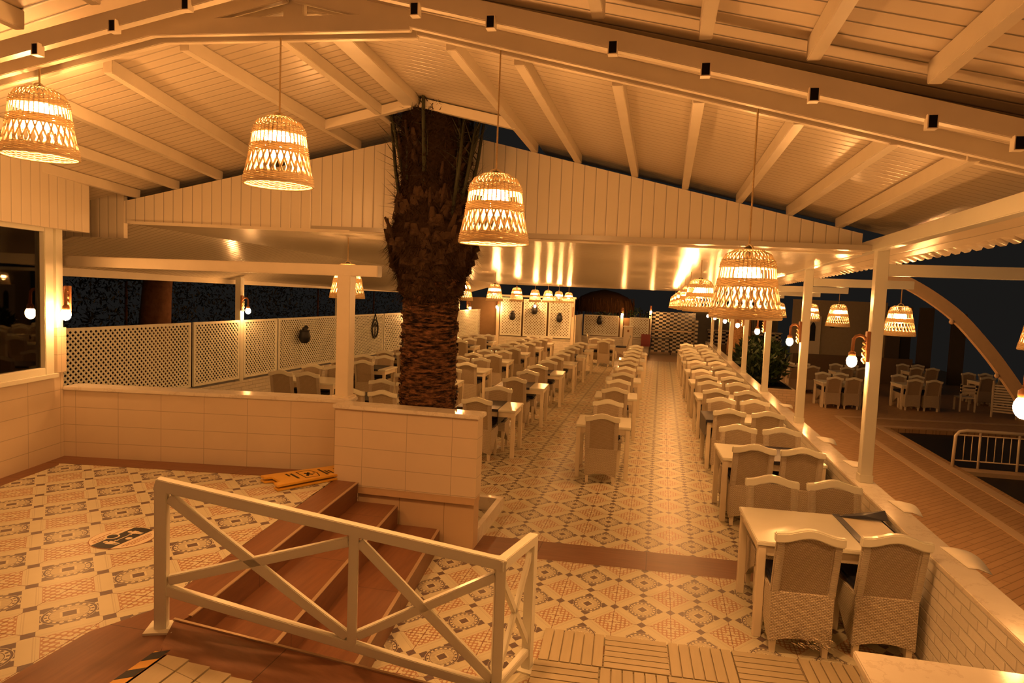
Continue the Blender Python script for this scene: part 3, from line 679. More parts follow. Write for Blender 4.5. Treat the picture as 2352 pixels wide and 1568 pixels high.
def chair(x, y, near, label, group=None, rz=None, z=0):
    if uc[0]: o = copy_tree(chair0)
    else: o = chair0; uc[0] = True
    return place(o, (x, y, z), (TILT if near else PI + TILT) + random.uniform(-.03, .03) if rz is None else rz, label, group)
def make_table(w, d):
    root = thing('dining_table', 'x', 'table')
    MB().box(-w / 2, w / 2, -d / 2, d / 2, .715, .75).build('tabletop', M['paint2'], root, bevel=.006)
    i = .03
    ap = MB(); ap.box(-w / 2 + i, w / 2 - i, -d / 2 + i, -d / 2 + i + .02, .635, .715).box(-w / 2 + i, w / 2 - i, d / 2 - i - .02, d / 2 - i, .635, .715).box(-w / 2 + i, -w / 2 + i + .02, -d / 2 + i, d / 2 - i, .635, .715).box(w / 2 - i - .02, w / 2 - i, -d / 2 + i, d / 2 - i, .635, .715)
    ap.build('apron', M['paint'], root)
    for sx in (-1, 1):
        for sy in (-1, 1):
            x, y = sx * (w / 2 - .042), sy * (d / 2 - .042); MB().box(x - .03, x + .03, y - .03, y + .03, 0, .715).build('leg', M['paint'], root, bevel=.004)
    return root
TP = {}
def table(x, y, w, label, group=None, d=.80, z=0, rz=TILT):
    if (w, d) in TP: o = copy_tree(TP[(w, d)])
    else: o = make_table(w, d); reg(o); TP[(w, d)] = o
    return place(o, (x, y, z), rz, label, group)
def cloth(name, x, y, x0, x1, label, d=.80, drop=.24, z=0, rz=TILT, ends=(False, False)):
    """a runner laid over the table between local x0..x1, hanging over the long sides"""
    m = MB(); t = .006; e = d / 2 + .006
    m.box(x0, x1, -e - t, e + t, .7515, .7515 + t)
    for s in (-1, 1): m.box(x0, x1, min(s * e, s * (e + t)), max(s * e, s * (e + t)), .7515 - .035, .7515)
    for on, xx, s in ((ends[0], x0, -1), (ends[1], x1, 1)):
        if on: m.box(min(xx, xx + s * t), max(xx, xx + s * t), -e - t, e + t, .75 - drop, .7515 + t)
    o = m.build(name, M['navy_cloth'], None, bevel=.003); o.location = (x, y, z); o.rotation_euler = (0, 0, rz)
    return tag(o, label, 'table runner', 'navy table runners')
dy = lambda dx: dx * TILT
# row along the parapet
RC = [5.72, 8.42, 10.88, 13.16, 15.42, 17.68, 20.05, 22.35, 24.6]
for i, c in enumerate(RC):
    X0 = 1.36 - (.018 * i if i < 5 else .09); g = .74 if i == 0 else .60
    table(X0, c, 1.14, '%s white table of the row along the marble parapet' % ORD[i], 'parapet tables', d=.86 if i == 0 else .80)
    for s, nm in ((-.26, 'aisle seat'), (.27, 'parapet seat')):
        if i == 0 and s < 0:
            w = make_chair(True); reg(w); place(w, (X0 + s, c - g + .36 + dy(s), 0), TILT, 'large white wicker chair with frayed torn weave at its lower back', 'chairs along the parapet')
        else: chair(X0 + s + (.05 if i == 0 else 0), c - g + .36 + dy(s) + (.08 if i == 0 else 0), True, 'white wicker chair turned away at the %s parapet table, %s' % (ORD[i], nm), 'chairs along the parapet')
        chair(X0 + s, c + g - .36 + dy(s), False, 'white wicker chair facing us at the %s parapet table, %s' % (ORD[i], nm), 'chairs along the parapet')
ck = thing('table_runner', 'navy cloth folded back over the right end of the nearest parapet table', 'table runner', (1.36, 5.72, .75), TILT)
def loc_(o): o.location = (0, 0, 0); return o
MB().box(.20, .255, -.437, .437, .0008, .007).box(.20, .255, -.443, -.432, -.03, .007).build('strip', M['navy_cloth'], ck, local=True)
MB().box(.576, .582, -.40, .44, -.25, .004).box(.45, .58, .40, .442, .0008, .006).build('hanging_end', M['navy_cloth'], ck, local=True)
MB().add([(.23, .36, .008), (.60, .30, .02), (.62, .44, .07), (.52, .455, .045), (.30, .42, .014), (.42, .36, .035)], [(0, 1, 5), (1, 2, 5), (2, 3, 5), (3, 4, 5), (4, 0, 5)]).build('folded_corner', M['navy_cloth'], ck, local=True)
MB().box(.256, .56, -.42, .38, .0008, .003).build('place_mat', plain('beige_mat', (.60, .52, .36), .45), ck, local=True)
cloth('table_runner', RC[2] and 1.36 - .036, RC[2], -.575, -.2, 'navy runner hanging from the aisle end of the third parapet table', drop=.26, ends=(True, False))
cloth('table_runner', 1.36 - .018, RC[1], -.1, .5, 'navy runner on the second parapet table, mostly behind chairs')
# centre row
CC = [9.72, 12.42, 14.92, 17.45, 19.9, 22.25]
for i, c in enumerate(CC):
    X0 = -.70 - .004 * i
    table(X0, c, .76, '%s white table of the single-seat row beside the aisle' % ORD[i], 'aisle tables')
    chair(X0 - .0, c - .62 + .36 - (.08 if i == 0 else 0), True, 'white wicker chair turned away at the %s table left of the aisle' % ORD[i], 'chairs left of the aisle')
    chair(X0 + .02, c + .62 - .36, False, 'white wicker chair facing us at the %s table left of the aisle' % ORD[i], 'chairs left of the aisle')
# rows left of it
AC = [10.35, 12.92, 15.35, 17.75, 20.05, 22.3]
for i, c in enumerate(AC):
    table(-2.56, c, .96, '%s white table of the second row left of the aisle' % ORD[i], 'second row tables')
    if i != 3: cloth('table_runner', -2.56, c, -.45, .2, 'navy runner on the %s table of the second row left of the aisle' % ORD[i], ends=(False, True) if i in (0, 4) else (False, False))
    chair(-2.60, c - .62 + .36 - (.1 if i == 0 else 0), True, 'white wicker chair turned away at the %s table of the second row' % ORD[i], 'second row chairs')
    chair(-2.56, c + .64 - .36, False, 'white wicker chair facing us at the %s table of the second row' % ORD[i], 'second row chairs')
BC = [10.25, 12.6, 14.95, 17.35, 19.75, 22.15, 24.45]
for i, c in enumerate(BC):
    table(-4.34, c, 1.16, '%s white table of the third row left of the aisle' % ORD[i], 'third row tables')
    cloth('table_runner', -4.34, c, -.5, .2, 'navy runner on the %s table of the third row left of the aisle' % ORD[i])
    for s, nm in ((-.26, 'left seat'), (.25, 'right seat')):
        chair(-4.38 + s, c - .62 + .36 + dy(s), True, 'white wicker chair turned away at the %s table of the third row, %s' % (ORD[i], nm), 'third row chairs')
        chair(-4.36 + s, c + .62 - .36 + dy(s), False, 'white wicker chair facing us at the %s table of the third row, %s' % (ORD[i], nm), 'third row chairs')
DC = [11.7, 14.1, 16.5, 18.95, 21.4, 23.8]
for i, c in enumerate(DC):
    table(-6.42, c, 1.24, '%s white table of the row along the lattice fence' % ORD[i], 'lattice row tables')
    if i: cloth('table_runner', -6.42, c, -.5, .45, 'navy runner on the %s table of the row along the lattice fence' % ORD[i])
    for s, nm in ((-.27, 'fence seat'), (.25, 'inner seat')):
        chair(-6.46 + s, c - .62 + .36 + dy(s), True, 'white wicker chair turned away at the %s lattice-fence table, %s' % (ORD[i], nm), 'chairs along the lattice fence')
        chair(-6.46 + s, c + .62 - .36 + dy(s), False, 'white wicker chair facing us at the %s lattice-fence table, %s' % (ORD[i], nm), 'chairs along the lattice fence')
# the far table standing out into the gap
table(-2.05, 25.1, 1.0, 'white table standing out in the gap before the back lattice', d=.80)
chair(-1.93, 24.80, True, 'white wicker chair turned away alone in the gap before the back lattice')
chair(-2.33, 25.45, False, 'white wicker chair facing us at the back table, left seat')
chair(-1.83, 25.45, False, 'white wicker chair facing us at the back table, right seat')
chair(-2.55, 28.3, True, 'wicker chair seen sideways under the back lattice, left one', rz=-PI / 2)
chair(-1.50, 28.3, True, 'wicker chair seen sideways under the back lattice, right one', rz=PI / 2)

# ------------------------------------------------------------------ palm
pm = thing('palm_tree', 'dark palm trunk with shaggy leaf bases rising through the roof', 'palm tree', (-2.36, 6.76, 0))
R_ = [(0, .33), (1.2, .31), (1.5, .305), (2.0, .30), (2.45, .295), (2.6, .33), (2.75, .40), (2.95, .47), (3.1, .46), (3.25, .40), (3.4, .37), (3.55, .35), (3.7, .34), (3.9, .35), (4.2, .36), (4.4, .34), (4.9, .28)]
def pr_(z):
    for (a, ra), (b, rb) in zip(R_, R_[1:]):
        if z <= b: return ra + (rb - ra) * (z - a) / (b - a)
    return .12
rnd = random.Random(5); vs = []; nz_ = 96; na = 40
for i in range(nz_ + 1):
    z = 4.9 * i / nz_
    for k in range(na):
        a = 2 * PI * k / na; row = z / .068 + .5 * math.sin(a * 6); w = .016 * (1 - (row % 1)) * (1 if z < 2.5 else 1.6)
        r = pr_(z) * .93 + w + rnd.uniform(-.006, .006); vs.append((-2.36 + r * math.cos(a), 6.76 + r * math.sin(a), z))
fs = [(i * na + k, i * na + (k + 1) % na, (i + 1) * na + (k + 1) % na, (i + 1) * na + k) for i in range(nz_) for k in range(na)]
nl = int(nz_ * 2.7 / 4.9) * na
MB().add(vs[:nl + na], fs[:nl]).build('trunk', M['palm'], pm)
MB().add(vs[nl:], [tuple(i - nl for i in f) for f in fs[nl:]]).build('crown_base', M['fibre'], pm)
bt = MB(); bu = MB()
for i in range(760):
    z = rnd.uniform(.9, 2.55) if i < 560 else rnd.uniform(2.5, 3.5); a = rnd.uniform(0, 2 * PI); r = pr_(z); big = 1 if z < 2.5 else 1.9
    c = V((-2.36 + r * .95 * math.cos(a), 6.76 + r * .95 * math.sin(a), z)); tg = V((-math.sin(a), math.cos(a), 0)); ou = V((math.cos(a), math.sin(a), 0))
    w = rnd.uniform(.05, .09) if big == 1 else rnd.uniform(.05, .09); h = rnd.uniform(.012, .024) if big == 1 else rnd.uniform(.04, .09); o_ = rnd.uniform(.008, .022) * big
    up = V((0, 0, 1))
    (bt if z < 2.5 else bu).add([c - tg * w - up * h * .6, c + tg * w - up * h * .6, c + tg * w * .45 + up * h + ou * o_, c - tg * w * .45 + up * h + ou * o_, c - up * h * .2 + ou * o_ * 1.6], [(0, 1, 4), (1, 2, 4), (2, 3, 4), (3, 0, 4), (0, 3, 2, 1)])
tag(bt.build('leaf_scars', M['palm'], pm), kind='stuff'); tag(bu.build('collar_scales', M['boot'], pm), kind='stuff')
for k in range(34):     # long cut leaf bases in the shaggy collar
    a = rnd.uniform(0, 2 * PI); z = rnd.uniform(2.9, 4.0); r = pr_(z); ou = V((math.cos(a), math.sin(a), 0)); L = rnd.uniform(.12, .26)
    c = V((-2.36, 6.76, z)) + ou * r * .9
    MB().tube([c, c + ou * .05 + V((0, 0, L * .5)), c + ou * rnd.uniform(.05, .13) + V((0, 0, L))], [.045, .035, .02], 6, flat=.5).build('leaf_base', M['boot'], pm)
fb = MB()
for k in range(8000):
    z = rnd.uniform(2.45, 4.45); a = rnd.uniform(0, 2 * PI); r = pr_(z) * .96; ou = V((math.cos(a), math.sin(a), 0)); tg = V((-math.sin(a), math.cos(a), 0))
    c = V((-2.36, 6.76, z)) + ou * r; L = rnd.uniform(.06, .2); d_ = (ou * rnd.uniform(.15, .7) + tg * rnd.uniform(-.7, .7) + V((0, 0, rnd.uniform(-1, .3)))).normalized() * L; w = tg * .009
    fb.add([c - w, c + w, c + d_], [(0, 1, 2)])
tag(fb.build('fibre', M['fibre'], pm), kind='stuff')
for k in range(30):     # green and dry leaf stalks rising through the roof
    a = rnd.uniform(0, 2 * PI); z0 = rnd.uniform(3.2, 3.75); ou = V((math.cos(a), math.sin(a), 0)); r = rnd.uniform(.27, .36)
    c = V((-2.36, 6.76, z0)) + ou * r; tp = c + ou * rnd.uniform(-.02, .12) + V((rnd.uniform(-.14, .14), rnd.uniform(-.08, .08), rnd.uniform(.9, 1.25)))
    f_ = MB().tube([c, (c + tp) / 2 + ou * .02, tp], [.034, .028, .02], 6, flat=.6)
    for j in range(16):
        u = .15 + .8 * j / 16; p = c + (tp - c) * u; sd_ = V((rnd.uniform(-1, 1), rnd.uniform(-1, .4), rnd.uniform(-.2, .9))).normalized(); e_ = p + sd_ * rnd.uniform(.15, .4); w = V((.006, 0, .002))
        f_.add([p - w, p + w, e_], [(0, 1, 2)])
    f_.build('frond', M['frond'], pm)

# ------------------------------------------------------------------ railing by the steps
rl = thing('stair_railing', 'white crossed-bar railing beside the steps', 'railing', (-1.8, 3.5, 0))
A = V((-2.65, 3.19, H)); B = V((-.86, 3.88, 0)); Cc = V((-.755, 4.36, 0))
dirAB = V((B.x - A.x, B.y - A.y, 0)).normalized(); nAB = V((-dirAB.y, dirAB.x, 0)); dBC = V((Cc.x - B.x, Cc.y - B.y, 0)).normalized(); nBC = V((-dBC.y, dBC.x, 0))
hw = .032
def post_(p, z0, z1, d, n, name='post'): return MB().obox((p.x, p.y, 0), d, n, (0, 0, 1), -hw, hw, -hw, hw, z0, z1).build(name, M['paint2'], rl, bevel=.004)
TA, TB, TC = A + V((0, 0, .84)), V((B.x, B.y, .90)), V((Cc.x, Cc.y, .90))
post_(A, H, TA.z + .005, dirAB, nAB); post_(B, .0, .90, dirAB, nAB); post_(Cc, .0, .90, dBC, nBC)
Mm = (A + B) / 2; Mm = V((-1.67, (3.19 + (3.88 - 3.19) * (.98 / 1.79)), 0)); u_ = (Mm.x - A.x) / (B.x - A.x)
topz = lambda u: TA.z + (TB.z - TA.z) * u
LA, LB = V((A.x, A.y, H + .24)), V((B.x, B.y, .12)); lowz = lambda u: LA.z + (LB.z - LA.z) * u
MB().bar(TA + V((0, 0, -.0)) - dirAB * .03, TB + dirAB * .03, .066, .066).build('top_rail', M['paint2'], rl, bevel=.004)
MB().bar(TB - dBC * .03, TC + dBC * .03, .066, .066).build('top_rail', M['paint2'], rl, bevel=.004)
MB().bar(LA, LB, .05, .055).build('bottom_rail', M['paint2'], rl, bevel=.004)
MB().bar(V((B.x, B.y, .13)), V((Cc.x, Cc.y, .13)), .045, .05).build('bottom_rail', M['paint2'], rl, bevel=.004)
MB().obox((Mm.x, Mm.y, 0), dirAB, nAB, (0, 0, 1), -.028, .028, -.028, .028, lowz(u_), topz(u_)).build('middle_post', M['paint2'], rl, bevel=.004)
P_ = lambda u, z: V((A.x + (B.x - A.x) * u, A.y + (B.y - A.y) * u, z))
for a, b in (((.02, topz(.02) - .07), (u_ - .015, lowz(u_) + .06)), ((.02, lowz(.02) + .06), (u_ - .015, topz(u_) - .07)), ((u_ + .015, topz(u_) - .07), (.985, lowz(1) + .06)), ((u_ + .015, lowz(u_) + .06), (.985, topz(1) - .07))):
    MB().bar(P_(*a), P_(*b), .04, .055).build('crossed_bar', M['paint2'], rl, bevel=.004)
for za, zb2 in ((.84, .17), (.17, .84)): MB().bar(V((B.x, B.y, za)), V((Cc.x, Cc.y, zb2)), .03, .04).build('crossed_bar', M['paint2'], rl, bevel=.003)
for p, z, d, n in ((A, H + .003, dirAB, nAB), (Cc, 0, dBC, nBC), (B, 0, dirAB, nAB)): MB().obox((p.x, p.y, 0), d, n, (0, 0, 1), -.075, .075, -.075, .075, z, z + .012).build('foot_plate', M['paint2'], rl)

# deck tiles on the lower floor
for r in range(3):
    for k in range(5 if r == 0 else 6):
        x0 = -.70 + .4515 * k; y0 = 4.435 - .455 * r + .047 * (x0 + .7) * 0
        q = MB(); n_ = 6
        for j in range(n_):
            a = .448 * j / n_ + .006; b = .448 * (j + 1) / n_ - .004
            if (k + r) % 2 == 0: q.box(a, b, .004, .444, .008, .024)
            else: q.box(.004, .444, a, b, .008, .024)
        q.box(.003, .445, .003, .445, .001, .009)
        o = q.build('deck_tile', M['deck'] if (k + r) % 2 == 0 else M['deckx'], None); o.location = (x0, 4.457 - .455 * r + .047 * (x0 + .7), .001); o.rotation_euler = (0, 0, .047)
        tag(o, '%s pale slatted wood deck tile of the %s row, counted from the railing' % (ORD[k], ['back', 'second', 'third'][r]), 'deck tile', 'deck tiles on the floor')

# ------------------------------------------------------------------ small things on the floor and parapet
sk = thing('floor_sticker', 'round white floor sticker with a black band and two figures', 'floor sticker', (-3.90, 4.24, H), 0)
cS = V((-3.885, 4.265, 0)); aS = math.radians(88); uS = V((math.cos(aS), math.sin(aS), 0)); vS = V((-math.sin(aS), math.cos(aS), 0)); RS = .225
def disc(name, pts, z, m): MB().prism([(cS + uS * p + vS * q)[:2] for p, q in pts], H + z, H + z + .0012, 'z').build(name, m, sk)
circ = lambda r, n=40, c=(0, 0): [(c[0] + r * math.cos(2 * PI * k / n), c[1] + r * math.sin(2 * PI * k / n)) for k in range(n)]
disc('rim', circ(RS), .001, M['timber']); disc('face', circ(RS - .006), .0022, M['sticker'])
arc = [(RS - .008, t) for t in ()]; w_ = .085; Rr = RS - .007
pts = [(Rr * math.cos(t), Rr * math.sin(t)) for t in [math.asin(w_ / Rr) * k / 6 for k in range(-6, 7)]] + [(-Rr * math.cos(t), Rr * math.sin(t)) for t in [math.asin(w_ / Rr) * k / 6 for k in range(6, -7, -1)]]
disc('band', pts, .0034, M['black'])
disc('circle', circ(.05, 24, (-.01, .085)), .0046, M['sticker']); disc('circle', circ(.038, 24, (-.01, .085)), .0058, M['black'])
disc('circle', circ(.024, 20, (.0, -.055)), .0046, M['sticker'])
for sx in (-1, 1):
    c0 = sx * .115
    fig = MB()
    for poly in (circ(.017, 12, (c0, .045)), [(c0 - .03, .025), (c0 + .03, .025), (c0 + .024, -.02), (c0 - .024, -.02)], [(c0 - .02, -.02), (c0 - .004, -.02), (c0 - .004, -.07), (c0 - .016, -.07)], [(c0 + .004, -.02), (c0 + .02, -.02), (c0 + .016, -.07), (c0 + .004, -.07)]):
        fig.prism([(cS + uS * p + vS * q)[:2] for p, q in poly], H + .0046, H + .0058, 'z')
    fig.build('figure', M['sticker'], sk)
ar = MB()
for poly in ([(-.075, -.008), (.075, -.008), (.075, .0), (-.075, .0)], [(.06, -.02), (.09, -.004), (.06, .012)], [(-.06, -.02), (-.06, .012), (-.09, -.004)]): ar.prism([(cS + uS * p + vS * q)[:2] for p, q in poly], H + .0046, H + .0058, 'z')
ar.build('arrow', M['sticker'], sk)
tx = MB()
for q, a, b in ((.125, -.15, .13), (.155, -.13, .05), (.105, -.16, -.075), (-.125, -.14, .14), (-.145, -.12, .13), (-.165, -.09, .1)):
    x = a; rnd = random.Random(int(q * 1000))
    while x < b:
        L = rnd.uniform(.012, .03); tx.prism([(cS + uS * i + vS * j)[:2] for i, j in ((x, q - .004), (min(b, x + L), q - .004), (min(b, x + L), q + .004), (x, q + .004))], H + .0034, H + .0044, 'z'); x += L + .006
tx.build('small_print', M['timber'], sk)
# folded yellow floor sign
ys = thing('wet_floor_sign', 'folded yellow plastic floor sign lying by the low wall', 'floor sign', (-3.49, 6.05, H), 0)
O_ = V((-3.62, 5.80, 0)); uY = V((.44, .62, 0)).normalized(); vY = V((-uY.y, uY.x, 0)); L_ = .78; W0, W1 = .21, .16
def yb(name, z, th, m, pts): MB().prism([(O_ + uY * p + vY * q)[:2] for p, q in pts], H + z, H + z + th, 'z').build(name, m, ys, bevel=.004 if th > .01 else 0)
for z in (.003, .042): yb('leaf', z, .022, M['yellow'], [(.0, -W0), (.07, -W0 * .96), (.10, -.07), (.10, .07), (.07, W0 * .96), (.0, W0), (L_, W1), (L_ + .03, W1 * .7), (L_ + .03, -W1 * .7), (L_, -W1)][::-1] if False else [(.0, -W0), (L_, -W1), (L_ + .03, -W1 * .6), (L_ + .03, W1 * .6), (L_, W1), (0, W0), (.0, W0 * .55), (.07, W0 * .45), (.07, -W0 * .45), (0, -W0 * .55)])
ink = MB()
def inkp(pts): ink.prism([(O_ + uY * p + vY * q)[:2] for p, q in pts], H + .0642, H + .0652, 'z')
def word(p, q0, q1, h, seed):
    rnd = random.Random(seed); q = q0
    while q < q1 - .004:
        w = rnd.uniform(.012, .02); inkp([(p, q), (p + h, q), (p + h, min(q1, q + w)), (p, min(q1, q + w))]); q += w + .005
word(.25, -.10, .11, .026, 1); word(.21, .02, .12, .022, 2); word(.55, -.12, .10, .024, 3); word(.585, -.09, .03, .022, 4); word(.62, -.11, .02, .02, 5)
inkp([(.70, -.05), (.72, -.05), (.72, .05), (.70, .05)])
for (a, b), (c, d) in zip([(.33, -.12), (.47, -.12), (.50, 0), (.47, .12), (.33, .12)], [(.47, -.12), (.50, 0), (.47, .12), (.33, .12), (.33, -.12)]):
    e_ = V((c - a, d - b)).normalized() * 1; n2 = V((-e_.y, e_.x)) * .005; inkp([(a - n2.x, b - n2.y), (c - n2.x, d - n2.y), (c + n2.x, d + n2.y), (a + n2.x, b + n2.y)])
inkp([(.36, -.05), (.38, -.07), (.44, .04), (.42, .06)]); inkp([(.37, .03), (.39, .05), (.45, -.03), (.43, -.05)]); inkp([(.455, -.01), (.475, -.01), (.475, .012), (.455, .012)])
ink.build('print', M['black'], ys)
# white folded napkins along the outer edge of the parapet
for i, (y, L) in enumerate([(5.22, .40), (6.42, .34), (8.0, .3), (9.3, .36), (12.2, .34)]):
    q = MB(); vs = []; n = 8
    for k in range(n + 1):
        u = k / n; yy = y + L * (.5 - u); x0 = 2.10 + .03 * u; bend = -.012 * max(0, u - .7) * 6
        vs += [(x0, yy, .803), (2.19, yy, .8055), (2.265 + .02 * math.sin(u * 3), yy - .02, .80 + bend * .3 + .012 * math.sin(u * 5))]
    fs = []
    for k in range(n): fs += [(3 * k, 3 * k + 1, 3 * k + 4, 3 * k + 3), (3 * k + 1, 3 * k + 2, 3 * k + 5, 3 * k + 4)]
    o = q.add(vs, fs, True).build('napkin', M['paper']); sm = o.modifiers.new('thick', 'SOLIDIFY'); sm.thickness = .004; sm.offset = 1
    tag(o, '%s white paper napkin overhanging the outer edge of the parapet' % ORD[i], 'napkin', 'napkins on the parapet')

# ------------------------------------------------------------------ things hung on the lattices
def pot(loc, ax, label, group):
    q = thing('hanging_pot', label, 'wall pot', loc, 0, group)
    MB().lathe([(.06, -.15), (.11, -.10), (.135, 0), (.11, .10), (.10, .125), (.12, .14), (.11, .15), (.09, .14)], 14, (0, 0)).build('pot', M['black'], q, local=True)
    MB().add([(-.06, -.05, .1), (.06, -.05, .1), (.09, .02, .22), (0, .05, .26), (-.08, .03, .2), (0, -.08, .2)], [(0, 1, 5), (1, 2, 5), (2, 3, 5), (3, 4, 5), (4, 0, 5), (0, 4, 3, 2, 1)]).build('dried_plant', M['black'], q, local=True)
    return q
for (a, b, c), lb in (((xl(14.0) + .26, 14.0, 1.36), 'black wall pot on the fourth panel of the left lattice fence'), ((xl(29.3) + .26, 29.3, 1.33), 'black wall pot at the far end of the left fence'), ((-6.06, 27.76, 1.55), 'black wall pot on the left tall lattice panel'), ((-5.12, 27.76, 1.83), 'black wall pot on the middle tall lattice panel, under its lamp'), ((-4.06, 27.76, 1.55), 'black wall pot on the right tall lattice panel'), ((-3.62, 29.6, 1.42), 'black wall pot on the short side panel beside the tall lattices'), ((-2.62, 30.36, 1.43), 'black wall pot on the wide lattice before the thatch')): pot((a, b, c), 0, lb, 'black wall pots')
orn = thing('rope_ornament', 'dark oval hanging ornament on a panel of the left lattice fence', 'ornament', (xl(17.9) + .14, 17.9, 1.40))
yo, zo, xo = 17.9, 1.40, xl(17.9) + .14
MB().tube([(xo, yo + .20 * math.cos(2 * PI * k / 20), zo - .03 + .26 * math.sin(2 * PI * k / 20)) for k in range(20)], .022, 6, closed=True).build('ring', M['black'], orn)
MB().tube([(xo, yo - .14, zo + .02), (xo, yo, zo + .14), (xo, yo + .14, zo + .02)], .018, 6).tube([(xo, yo, zo + .14), (xo, yo, zo - .26)], .015, 6).build('shank', M['black'], orn)
MB().tube([(xo, yo - .1, zo + .22), (xo, yo, zo + .40), (xo, yo + .1, zo + .22)], .014, 6).build('hanger', M['black'], orn)
spk = MB().box(xl(15.9) + .13, xl(15.9) + .22, 15.98, 16.1, 1.72, 1.98).build('loudspeaker', M['black'], bevel=.008); tag(spk, 'small dark box hung on the second post of the left fence', 'speaker')

# ------------------------------------------------------------------ back end of the terrace
TX = [(-6.62, -5.70), (-5.62, -4.62), (-4.54, -3.60)]
for i, (a, b) in enumerate(TX):
    q = thing('lattice_panel', '%s tall white lattice panel at the back of the terrace' % ['left', 'middle', 'right'][i], 'fence panel', (a, 27.95, .72), 0, 'tall back lattices')
    z0, z1 = .74, 2.34 - .03 * i; f = MB()
    for x0, x1, c, d_ in ((a, b, z0, z0 + .06), (a, b, z1 - .06, z1), (a, a + .06, z0 + .06, z1 - .06), (b - .06, b, z0 + .06, z1 - .06)): f.box(x0, x1, 27.93, 27.97, c, d_)
    f.build('panel_frame', M['lattice'], q); g = MB(); lattice(g, (a + .05, 27.95, z0 + .05), (1, 0, 0), (0, 0, 1), b - a - .1, z1 - z0 - .1, .085, .042); g.build('lattice', M['lattice'], q)
struct(MB().box(-8.2, -3.5, 28.0, 28.15, 0, .7).build('wall_back', M['brick_x']), 'white brick base under the tall back lattices', 'wall')
struct(MB().box(-8.2, -3.5, 28.3, 28.36, 0, 2.3).build('wall_back_board', plain('back_board', (.24, .15, .075), .8)), 'board behind the tall back lattices', 'wall')
for x, lb in ((-6.72, 'white post at the left of the tall back lattices'), (-3.52, 'white post at the right of the tall back lattices')):
    q = thing('post', lb, 'post', (x, 27.95, 0)); MB().box(x - .06, x + .06, 27.89, 28.01, 0, 2.40).build('shaft', M['paint'], q)
struct(MB().box(-6.8, -3.4, 27.88, 28.0, 2.38, 2.46).build('beam_back', M['paint']), 'white beam over the tall back lattices', 'beam')
sg = MB().box(-3.54, -3.50, 27.86, 27.889, 1.65, 2.05).build('wall_sign', M['timber']); tag(sg, 'narrow brown sign on the white post right of the tall lattices', 'sign')
struct(MB().box(-3.46, -3.40, 28.0, 30.5, 0, 1.72).build('wall_back_side', M['paint']), 'white side panel right of the tall lattices', 'wall')
struct(MB().box(-3.46, -.4, 30.62, 30.8, 0, .74).build('wall_back_right', M['brick_x']), 'white base wall under the wide back lattice', 'wall')
for i, (a, b) in enumerate(((-3.34, -1.78), (-1.30, -.45))):
    q = thing('lattice_panel', ['wide white lattice panel before the thatch', 'short white lattice panel beside the checkered wall'][i], 'fence panel', (a, 30.6, .76), 0)
    z0, z1 = .78, 1.70 - .03 * i; f = MB()
    for x0, x1, c, d_ in ((a, b, z0, z0 + .06), (a, b, z1 - .06, z1), (a, a + .06, z0 + .06, z1 - .06), (b - .06, b, z0 + .06, z1 - .06)): f.box(x0, x1, 30.58, 30.62, c, d_)
    f.build('panel_frame', M['lattice'], q); g = MB(); lattice(g, (a + .05, 30.6, z0 + .05), (1, 0, 0), (0, 0, 1), b - a - .1, z1 - z0 - .1, .085, .044); g.build('lattice', M['lattice'], q)
struct(MB().box(-3.4, -.4, 30.9, 30.95, .7, 1.62).build('wall_back_reed', plain('reed_board', (.2, .12, .055), .8)), 'brown board behind the wide back lattice', 'wall')
for x, y, h, lb in ((-1.66, 30.85, 1.72, 'white post left of the white cabinet'), (-.42, 32.7, 1.9, 'white post at the left edge of the checkered wall')):
    q = thing('post', lb, 'post', (x, y, 0)); MB().box(x - .06, x + .06, y - .06, y + .06, 0, h).build('shaft', M['paint'], q)
cb = thing('cabinet', 'narrow white freestanding cabinet before the back lattice', 'cabinet', (-1.32, 30.3, 0))
MB().box(-1.52, -1.12, 30.1, 30.5, 0, 1.24).build('body', M['paint'], cb, bevel=.01); MB().box(-1.55, -1.09, 30.07, 30.53, 1.24, 1.27).build('top', M['paint2'], cb, bevel=.005)
MB().box(-1.36, -1.28, 30.09, 30.099, 1.02, 1.12).build('emblem', M['timber'], cb)
ck_ = MB().box(-.34, 1.66, 33.0, 33.12, 0, 1.92).build('wall_checker', M['checker']); struct(ck_, 'black and white checkered tile wall at the end of the aisle', 'wall')
struct(MB().box(1.60, 1.72, 31.6, 33.1, 0, 1.62).build('wall_checker_side', M['checker']), 'checkered side wall right of the aisle end', 'wall')
struct(MB().box(-.36, 1.7, 32.96, 33.0, 1.00, 1.04).build('trim_13', M['metal_trim']), 'pale strip across the checkered wall', 'trim')
pt = thing('side_table', 'dark slim table before the checkered wall', 'table', (.1, 31.9, 0)); MB().box(-.45, .62, 31.6, 32.2, .70, .73).build('tabletop', M['iron'], pt)
for x, y in ((-.4, 31.65), (.57, 31.65), (-.4, 32.15), (.57, 32.15)): MB().tube([(x, y, 0), (x * .8 + .02, y, .7)], .018, 6).build('leg', M['iron'], pt)
rc = thing('folding_chair', 'dark red folding chair left of the checkered wall', 'chair', (-.55, 30.2, 0)); MB().box(-.75, -.35, 30.0, 30.4, .44, .48).build('seat', M['red'], rc); MB().box(-.75, -.35, 30.4, 30.43, .48, .95).build('backrest', M['red'], rc)
for x in (-.72, -.38):
    for y in (30.03, 30.38): MB().box(x - .015, x + .015, y - .015, y + .015, 0, .44).build('leg', M['iron'], rc)
